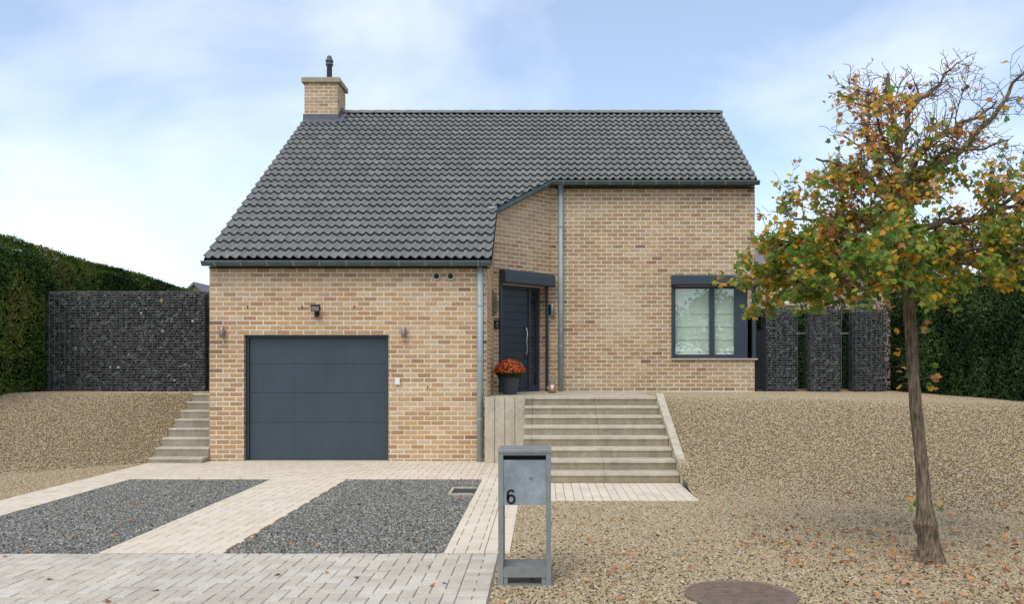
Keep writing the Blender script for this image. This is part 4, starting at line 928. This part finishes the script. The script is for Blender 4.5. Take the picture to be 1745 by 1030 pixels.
for s in (-1, 1): q = MB(); q.tube([(NX + s * .06, NY, LZ + .12), (NX + s * .085, NY - .03, LZ + .085), (NX + s * .055, NY - .07, LZ + .075)], [.022, .02, .016], 8, tint=srgb(186, 128, 92)); q.build('arm', 'gnome', gn, True)

# ================================================================== MAPLE TREE
TY = 6.95
def tp(px, py, dy=0.): p = at(px, py, TY); return Vector((p.x, TY + dy, p.z))
tree = thing('maple_tree', 'leaning maple tree with thinning autumn leaves on the gravel', 'tree', tp(1583, 960))
pts = [(1584, 966), (1584, 945), (1582, 915), (1578, 893), (1577, 880), (1574, 850), (1571, 800), (1566, 745), (1560, 690), (1556, 620), (1551, 550), (1548, 490), (1546, 440), (1543, 400), (1540, 365), (1537, 340)]
rad = [.138, .102, .078, .090, .072, .055, .049, .047, .047, .047, .048, .046, .043, .040, .037, .035]
# resample for bark ridges
def resample(P, Rr, n):
    out = []; rr = []
    for i in range(len(P) - 1):
        for k in range(n): f = k / n; out.append(P[i].lerp(P[i + 1], f)); rr.append(Rr[i] * (1 - f) + Rr[i + 1] * f)
    out.append(P[-1]); rr.append(Rr[-1]); return out, rr
P_, R_ = resample([tp(*p) for p in pts], rad, 8); n = 28; vs = []; fs = []
for i, (p, r) in enumerate(zip(P_, R_)):
    for k in range(n):
        an = 2 * math.pi * k / n; q3 = (math.cos(an) * 3.2, math.sin(an) * 3.2, p.z * 2.2)
        rr = r * (1 + .13 * mnoise.noise(q3) + .11 * mnoise.noise((math.cos(an) * 9, math.sin(an) * 9, p.z * 6)) + .05 * mnoise.noise((math.cos(an) * 5, math.sin(an) * 5, p.z * 40)))
        vs.append(p + Vector((math.cos(an) * rr, math.sin(an) * rr, 0)))
for i in range(len(P_) - 1):
    for k in range(n): k2 = (k + 1) % n; fs.append((i * n + k, i * n + k2, (i + 1) * n + k2, (i + 1) * n + k))
q = MB(); q.add(vs, fs); trunk = q.build('trunk', 'bark', tree, True)
limbs = [  # (px points, depth offset at the end, start radius, end radius, leafiness)
    ([(1540, 362), (1501, 337), (1467, 303), (1440, 296), (1400, 290), (1350, 285)], -.3, .030, .006, .75),
    ([(1537, 345), (1515, 310), (1497, 265), (1486, 225), (1490, 170), (1497, 140)], .2, .030, .006, .8),
    ([(1537, 340), (1538, 300), (1548, 268), (1582, 243), (1620, 225), (1650, 200)], -.5, .028, .005, .55),
    ([(1537, 340), (1536, 300), (1530, 250), (1526, 200), (1521, 160), (1517, 122)], .1, .030, .008, .45),
    ([(1535, 310), (1538, 240), (1569, 167), (1595, 150), (1616, 133), (1635, 107), (1672, 80)], .3, .026, .004, .03),
    ([(1543, 365), (1577, 304), (1614, 275), (1650, 233), (1690, 188), (1724, 141), (1760, 95)], -.2, .034, .006, .12),
    ([(1543, 390), (1590, 385), (1628, 380), (1670, 366), (1707, 357), (1790, 345)], -.3, .028, .007, .95),
    ([(1545, 420), (1600, 425), (1660, 420), (1720, 405), (1800, 390)], .5, .026, .006, 1.),
    ([(1543, 375), (1511, 351), (1470, 362), (1427, 366), (1374, 365), (1330, 350)], .4, .024, .005, .8),
    ([(1545, 420), (1500, 410), (1440, 405), (1370, 410), (1310, 415), (1262, 430)], -.2, .026, .005, 1.),
    ([(1546, 445), (1500, 450), (1440, 455), (1380, 470), (1320, 480)], .2, .024, .005, 1.),
    ([(1545, 430), (1520, 420), (1490, 430), (1470, 450), (1440, 480)], -1.0, .022, .005, 1.),
    ([(1545, 435), (1570, 430), (1600, 440), (1630, 450), (1660, 452)], -1.0, .022, .005, 1.),
    ([(1543, 400), (1530, 385), (1500, 370), (1460, 380), (1400, 400)], 1.1, .022, .005, 1.),
    ([(1543, 400), (1570, 390), (1610, 395), (1650, 400), (1700, 420)], 1.1, .022, .005, 1.),
    ([(1543, 385), (1530, 350), (1505, 330), (1470, 340), (1430, 330)], -.9, .020, .005, .8),
    ([(1540, 355), (1560, 330), (1600, 320), (1650, 310), (1700, 300)], .9, .020, .005, .6),
    ([(1540, 350), (1550, 310), (1560, 280), (1580, 290), (1620, 290)], -.9, .020, .005, .55),
    ([(1537, 335), (1510, 280), (1470, 240), (1450, 215)], -.5, .020, .005, .75),
    ([(1547, 455), (1500, 462), (1440, 478), (1380, 495), (1320, 500)], -.3, .020, .004, 1.1),
    ([(1546, 445), (1510, 455), (1470, 475), (1440, 492), (1400, 505)], -.8, .018, .004, 1.1),
    ([(1546, 435), (1490, 432), (1420, 435), (1350, 445), (1290, 455)], .5, .020, .004, 1.1),
    ([(1546, 440), (1580, 445), (1620, 455), (1670, 455), (1720, 445)], -.4, .020, .004, 1.),
    ([(1700, 357), (1730, 330), (1745, 300), (1770, 270)], -.2, .016, .005, 1.),
    ([(1650, 415), (1700, 385), (1750, 330), (1780, 300)], -.5, .016, .005, 1.),
]
tw = MB(); big = MB(); tips = []
def grow(base, d, length, r, level, leafy):
    pts = [base]; rs = [r]; nseg = 4
    for k in range(nseg):
        d = (d + Vector((random.gauss(0, .24), random.gauss(0, .24), random.gauss(.03, .2)))).normalized(); pts.append(pts[-1] + d * length / nseg); rs.append(r * (1 - .75 * (k + 1) / nseg))
    tw.tube(pts, [max(x, .0019) for x in rs], 4 if level else 5, False)
    for k in range(1, nseg + 1):
        if level < 2 and random.random() < .85:
            a = (d + Vector((random.gauss(0, .8), random.gauss(0, .8), random.gauss(.1, .6)))).normalized(); grow(pts[k], a, length * random.uniform(.4, .65), rs[k] * .7 + .001, level + 1, leafy)
        if level >= 1: tips.append((pts[k], d.copy(), leafy))
for (pl, dy, r0, r1, leafy) in limbs:
    pl = [(x + max(0, 1430 - x) * .28, y) for x, y in pl]; n = len(pl); P = [tp(x, y, dy * (i / (n - 1)) ** 1.0) for i, (x, y) in enumerate(pl)]; P, Rr = resample(P, [1.25 * (r0 + (r1 - r0) * (i / (n - 1)) ** .8) for i in range(n)], 3)
    P = [p + Vector((random.gauss(0, .012), random.gauss(0, .012), random.gauss(0, .012))) * (1 if 0 < i else 0) for i, p in enumerate(P)]
    big.tube(P, Rr, 8, True)
    tot = sum((b - a).length for a, b in zip(P, P[1:])); nt_ = int(tot * (13 if leafy > .2 else 12))
    for k in range(nt_):
        f = (.22 + .78 * (k + random.random()) / nt_) * (len(P) - 1); i = min(int(f), len(P) - 2); b = P[i].lerp(P[i + 1], f - i); d = (P[i + 1] - P[i]).normalized()
        side = Vector((random.gauss(0, 1), random.gauss(0, 1), random.gauss(.15, .8))).normalized(); dd = (d * .55 + side).normalized()
        lf = leafy * (1 if leafy > .2 else max(0, 1 - f / len(P) * 1.3) * 3)
        grow(b, dd, random.uniform(.16, .40) * (1 if leafy > .2 else .62), max(.004, Rr[i] * .4), 0, lf)
    tips.append((P[-1], (P[-1] - P[-2]).normalized(), leafy))
tw_o = tw.build('twigs', 'twig', tree); big.build('limb', 'bark', tree, True); tw_o['kind'] = 'stuff'
q = MB(); q.tube([tp(1527, 215, .05), tp(1522, 170, .05), tp(1517, 121, .05)], [.02, .017, .013], 8); q.build('dead_stub', 'bark', tree)
# leaves: five-lobed folded blades
LOBE = [(0, 0), (.22, -.08), (.50, .10), (.36, .26), (.62, .52), (.34, .50), (.24, .62), (.0, 1.0), (-.24, .62), (-.34, .50), (-.62, .52), (-.36, .26), (-.50, .10), (-.22, -.08)]
GREEN = [srgb(*c) for c in ((112, 146, 60), (130, 160, 66), (100, 132, 56), (144, 166, 70), (164, 176, 76), (118, 148, 70))]
YEL = [srgb(*c) for c in ((244, 186, 56), (240, 172, 50), (228, 180, 70), (246, 198, 80), (222, 184, 70))]
ORA = [srgb(*c) for c in ((230, 154, 72), (218, 146, 84), (208, 150, 96), (222, 168, 108), (198, 138, 86))]
BRN = [srgb(*c) for c in ((150, 104, 70), (136, 92, 62), (168, 124, 92), (128, 96, 60))]
leaf_variants = {}
def leaf_verts(size, curl):
    return [(x * size, y * size, -abs(x) * size * curl - (y - .5) ** 2 * size * curl * .8) for x, y in LOBE]
LF = [(0, i, i + 1) for i in range(1, 13)] 
leaves = []
zlow = tp(0, 480).z; zhigh = tp(0, 150).z
for (p, d, lf) in tips:
    if lf <= 0 or p.z < tp(0, 530).z: continue
    h = (p.z - zlow) / (zhigh - zlow); px = VX + F * p.x / p.y
    nl = 0; py = VY - F * (p.z - EYE) / p.y
    lim = 250 + (px - 1560) * .12 if px < 1690 else 262
    if px > 1555 and py < lim: lf *= .10 if py < lim - 50 else .3
    elif px > 1670 and py > 265: lf *= 1.5
    elif py < 150: lf *= .5
    elif py < 375 and px < 1690: lf *= .85
    for k in range(4):
        if random.random() < lf * (.29 - .16 * max(0, h) ** .7) * (.35 + 1.5 * max(0, .5 + mnoise.noise((p.x * 1.9 + 9, p.y * 1.9, p.z * 2.4)))): nl += 1
    for k in range(nl):
        g = .68 - .62 * h + .5 * mnoise.noise((p.x * 2.2, p.y * 2.2, p.z * 2.2)) - (.25 if px < 1310 else 0) + random.gauss(0, .2)
        c = random.choice(GREEN) if g > .36 else random.choice(YEL if random.random() < .42 else ORA) if g > .05 else random.choice(ORA if random.random() < .55 else BRN)
        if random.random() < .18: c = random.choice(YEL)
        dr_ = Vector((random.gauss(0, .6), random.gauss(-.25, .6), random.gauss(-.55, .45)))
        leaves.append((p + Vector((random.gauss(0, .025), random.gauss(0, .025), random.gauss(-.02, .02))), (d * .5 + dr_).normalized(), random.uniform(.030, .058) * (1 if g > .2 else .9), jit(c, .16)))
for i in range(26):       # sprouts on the trunk
    py = random.choice((560, 600, 628, 650, 660, 860, 872)); b = tp({560: 1552, 600: 1554, 628: 1556, 650: 1558, 660: 1558}.get(py, 1577), py)
    sx = random.choice((-1, 1)); e = b + Vector((sx * random.uniform(.06, .15), -.05, random.uniform(-.02, .07))); tw_b = MB()
    leaves.append((e, Vector((sx, -.4, -.2)).normalized(), random.uniform(.04, .075), jit(random.choice(YEL + GREEN + ORA), .15)))
leaves.sort(key=lambda L_: -L_[2] / L_[0].y)
V = []; Fc = []; T = []; cache = {}
for i, (p, d, s, c) in enumerate(leaves):
    nrm = (Vector((random.gauss(0, .5), random.gauss(-.7, .5), random.gauss(.5, .5)))); nrm = (nrm - d * nrm.dot(d)).normalized(); sx = d.cross(nrm)
    curl = random.uniform(.1, .8); m = Matrix((sx, d, nrm)).transposed()
    if i < 300:
        k = i % 60
        if k not in cache:
            q = MB(); q.add(leaf_verts(.058, curl), LF, c); o = q.build('leaf', 'leaf'); cache[k] = o.data; bpy.data.objects.remove(o)
        piece('leaf', cache[k], p, tree, m.to_euler())
    else:
        b = len(V)
        for v in leaf_verts(s, curl): V.append(tuple(p + m @ Vector(v))); T.append(c)
        for f in LF: Fc += [b + j for j in f]
fast_mesh('crown', np.array(V), Fc, 3, 'leaf', tree, np.array(T))['kind'] = 'stuff'
print('leaves', len(leaves), 'twig verts', len(tw.v))
q = MB()
for i in range(14):
    py = random.choice((600, 628, 650, 660, 865)); bx = {600: 1554, 628: 1556, 650: 1558, 660: 1558}.get(py, 1577); b = tp(bx, py); sx = random.choice((-1, 1))
    q.tube([b, b + Vector((sx * .09, -.04, .03)), b + Vector((sx * random.uniform(.11, .17), -.05, random.uniform(.0, .09)))], [.004, .003, .002], 5)
q.build('sprouts', 'twig', tree)['kind'] = 'stuff'

# ================================================================== FALLEN LEAVES
DRY = [srgb(*c) for c in ((178, 118, 80), (160, 102, 70), (190, 136, 92), (142, 96, 68), (194, 142, 84), (150, 110, 84), (168, 128, 92))]
def litter(name, label, n, sampler, hf, smin=.03, smax=.06):
    V = []; Fc = []; T = []
    for i in range(n):
        x, y = sampler(); z = hf(x, y) + .018; s = random.uniform(smin, smax); m = Matrix.Rotation(random.uniform(0, 6.28), 3, 'Z') @ Matrix.Rotation(random.gauss(0, .35), 3, 'X') @ Matrix.Rotation(random.gauss(0, .35), 3, 'Y')
        b = len(V); c = jit(random.choice(DRY), .2); cu_ = random.uniform(-.6, .4)
        for v in leaf_verts(s, cu_): V.append(tuple(Vector((x, y, z)) + m @ Vector((v[0], v[1] - s * .5, v[2] + s * .1)))); T.append(c)
        for f in LF: Fc += [b + j for j in f]
    return tag(fast_mesh(name, np.array(V), Fc, 3, 'dry', None, np.array(T)), label, 'leaves', None, 'stuff')
def s1():
    while True:
        x, y = random.gauss(3.0, 1.9), random.gauss(6.9, 1.3)
        if 1.95 < x < 7.1 and 5 < y < 12: return x, y
litter('fallen_leaves', 'orange fallen leaves strewn on the gravel under the maple', 900, s1, H_right, .024, .052)
def s2():
    while True:
        x, y = random.uniform(-.3, 1.95), 5.2 + abs(random.gauss(0, 1.6))
        if y < 9.6 and not (x > .9 and y < 6.45): return x, y
litter('fallen_leaves', 'few orange fallen leaves on the gravel around the letterbox', 110, s2, lambda x, y: 0, .026, .05)
for k, (a, b) in enumerate(BED):
    litter('fallen_leaves', ('brown fallen leaves scattered on the left chip bed', 'brown fallen leaves scattered on the chip bed near the letterbox')[k], 60, lambda: (random.uniform(a, b), BY0 + (BY1 - BY0) * random.random() ** 2), lambda x, y: 0, .02, .042)
for k_, (px, py) in enumerate(sorted(((84, 989), (266, 1008), (365, 958), (183, 1027), (473, 981), (737, 1000), (556, 977), (757, 996), (731, 967), (8, 950), (606, 986)))):
    Y = F * EYE / (py - VY); p = at(px, py, Y); q = MB(); s = random.uniform(.03, .055); m = Matrix.Rotation(random.uniform(0, 6.28), 3, 'Z') @ Matrix.Rotation(.25, 3, 'X')
    q.add([Vector((p.x, p.y, .012)) + m @ Vector((v[0], v[1] - s * .5, v[2] + .004)) for v in leaf_verts(s, .5)], LF, jit(random.choice(DRY), .2)); o = q.build('fallen_leaf', 'dry', None, False, (p.x, p.y, .01)); tag(o, 'dry brown leaf on the street pavement, ' + ('leftmost', 'second from the left', 'third from the left', 'fourth from the left', 'fifth from the left', 'sixth from the left', 'fifth from the right', 'fourth from the right', 'third from the right', 'second from the right', 'rightmost')[k_], 'leaf', 'dry leaves on the street pavement')

# ================================================================== BACKGROUND
def shrub(label, c, rx, rz, n, cols, name='shrub', lsz=.05):
    t = thing(name, label, 'shrub', c); V = []; Fc = []; T = []
    for i in range(n):
        d = Vector((random.gauss(0, 1), random.gauss(0, 1), random.gauss(0, 1))).normalized(); rr = random.uniform(.55, 1.05) * (1 + .3 * mnoise.noise(d * 2.5))
        p = Vector(c) + Vector((d.x * rx * rr, d.y * rx * rr, rz + d.z * rz * rr)); dd = Vector((random.gauss(0, 1), random.gauss(0, 1), random.gauss(-.3, .7))).normalized(); nn_ = dd.orthogonal(); m = Matrix((dd.cross(nn_), dd, nn_)).transposed()
        b = len(V); cc = jit(random.choice(cols), .25)
        for v in ((0, 0, 0), (.35, .5, .06), (0, 1, 0), (-.35, .5, .06)): V.append(tuple(p + m @ (Vector(v) * lsz * random.uniform(1., 1.8)))); T.append(cc)
        Fc += [b, b + 1, b + 2, b + 3]
    fast_mesh('foliage', np.array(V), Fc, 4, 'leaf', t, np.array(T))
    q = MB()
    for k in range(6): an = k * 1.05; q.tube([(c[0], c[1], c[2]), (c[0] + math.cos(an) * rx * .4, c[1] + math.sin(an) * rx * .4, c[2] + rz), (c[0] + math.cos(an) * rx * .6, c[1] + math.sin(an) * rx * .6, c[2] + rz * 1.7)], [.02, .012, .005], 6)
    q.build('stem', 'twig', t)
shrub('yellow green shrub behind the gate right of the corner window', (5.05, 20.2, 1.0), .42, .85, 1100, [srgb(120, 130, 40), srgb(150, 148, 50), srgb(96, 112, 40), srgb(180, 150, 56)])
def neighbour(name, label, x0, x1, y, z1, pal, ridge, win, depth=7):
    h = thing(name, label, 'house', ((x0 + x1) / 2, y, .9)); q = MB(); q.box(x0, x1, y, y + depth, .5, z1); o = q.build('wall', 'mortar', h)
    q = MB(); k = 0; z = 1.0
    while z < z1:
        x = x0 - (.11 if k % 2 else 0)
        while x < x1:
            a, b = max(x, x0) + .006, min(x + .22, x1) - .006
            if b - a > .03 and not any(w_[0] < b and w_[1] > a and w_[2] < z + .07 and w_[3] > z for w_ in win): q.obox(((a + b) / 2, y - .003, z + .035), ((b - a) / 2, 0, 0), (0, .006, 0), (0, 0, .03), jit(random.choice(pal), .15))
            x += .22
        z += .076; k += 1
    q.build('brickwork', 'neighbour_brick', h)['kind'] = 'stuff'
    q = MB(); ov = .25
    q.prism([(x0 - ov, y - .35, z1 - .1), (x0 - ov, y + depth / 2, ridge), (x0 - ov, y + depth + .35, z1 - .1), (x0 - ov, y + depth + .35, z1 + .05), (x0 - ov, y + depth / 2, ridge + .15), (x0 - ov, y - .35, z1 + .05)], (x1 - x0 + 2 * ov, 0, 0)); q.build('roof', 'neighbour_roof', h)
    for (a, b, c, d) in win:
        q = MB(); q.box(a, b, y - .004, y + .05, c, d); f = q.build('window', 'white', h)
        q = MB(); q.box(a + .07, (a + b) / 2 - .03, y - .012, y - .006, c + .08, d - .07); q.box((a + b) / 2 + .03, b - .07, y - .012, y - .006, c + .08, d - .07); q.build('pane', 'blind', f)
        q = MB(); q.box(a - .08, b + .08, y - .1, y - .013, c - .08, c - .005); q.build('sill', 'concrete', f)
PINK = [srgb(*c) for c in ((168, 132, 118), (176, 142, 128), (158, 124, 112), (184, 154, 142), (166, 138, 128))]
NYY = 30.
w1 = at(1322, 490, NYY); w2 = at(1352, 517, NYY)
neighbour('neighbour_house', 'pinkish brick neighbour house behind the maple crown', 6.6, 13.5, NYY, at(0, 462, NYY).z, PINK, at(0, 418, NYY + 3.5).z, [(w1.x, w2.x, w2.z, w1.z)])
NY2 = 55.; pk = at(333, 481, NY2); el = at(300, 489, NY2); er = at(352, 499, NY2); t = thing('neighbour_house', 'distant pale gable peeking over the left hedge', 'house', (pk.x, NY2, .9))
dzr = (pk.z - er.z) / (er.x - pk.x)
q = MB(); q.prism([(pk.x - 1.6, NY2, 1), (pk.x + 3.5, NY2, 1), (pk.x + 3.5, NY2, pk.z - 3.5 * dzr - .2), (pk.x, NY2, pk.z - .2), (pk.x - 1.6, NY2, pk.z - 1.6 * dzr - .2)], (0, 9, 0)); q.build('wall', 'cap', t)
q = MB(); q.prism([(pk.x, NY2 - .3, pk.z), (pk.x + 3.8, NY2 - .3, pk.z - 3.8 * dzr), (pk.x + 3.8, NY2 - .3, pk.z - 3.8 * dzr - .18), (pk.x, NY2 - .3, pk.z - .18), (pk.x - 1.9, NY2 - .3, pk.z - 1.9 * dzr - .18), (pk.x - 1.9, NY2 - .3, pk.z - 1.9 * dzr)], (0, 9.6, 0)); q.build('roof', 'neighbour_roof', t)

def far_tree(label, x, y, h, r):
    t = thing('street_tree', label, 'tree', (x, y, 0), 'trees across the street'); V = []; Fc = []; T = []
    for i in range(2200):
        d = Vector((random.gauss(0, 1), random.gauss(0, 1), random.gauss(0, 1))).normalized(); k = random.uniform(.5, 1.05) * (1 + .35 * mnoise.noise(d * 2.2 + Vector((x, 0, 0))))
        p = Vector((x, y, h - r * .9)) + Vector((d.x, d.y, d.z * .9)) * r * k; m = Matrix.Rotation(random.uniform(0, 6.28), 3, 'X') @ Matrix.Rotation(random.uniform(0, 6.28), 3, 'Z'); b = len(V); c = jit(random.choice(GREEN), .3)
        for v in ((0, 0, 0), (.35, .5, .06), (0, 1, 0), (-.35, .5, .06)): V.append(tuple(p + m @ (Vector(v) * .26))); T.append(c)
        Fc += [b, b + 1, b + 2, b + 3]
    fast_mesh('crown', np.array(V), Fc, 4, 'leaf', t, np.array(T)); q = MB(); q.tube([(x, y, -.1), (x + .05, y, h * .4), (x, y, h * .75)], [.16, .12, .05], 10); q.build('trunk', 'bark', t)
for lb, x, h, r in (('leafy tree across the street, leftmost of the row', -1., 4.8, 1.9), ('leafy tree across the street, second of the row', 2.6, 5.3, 2.0), ('leafy tree across the street, third of the row', 6.6, 5.4, 2.2), ('leafy tree across the street, fourth of the row', 10.6, 6.2, 2.3), ('leafy tree across the street, rightmost of the row', 15., 5.6, 2.2)): far_tree(lb, x, -19., h, r)
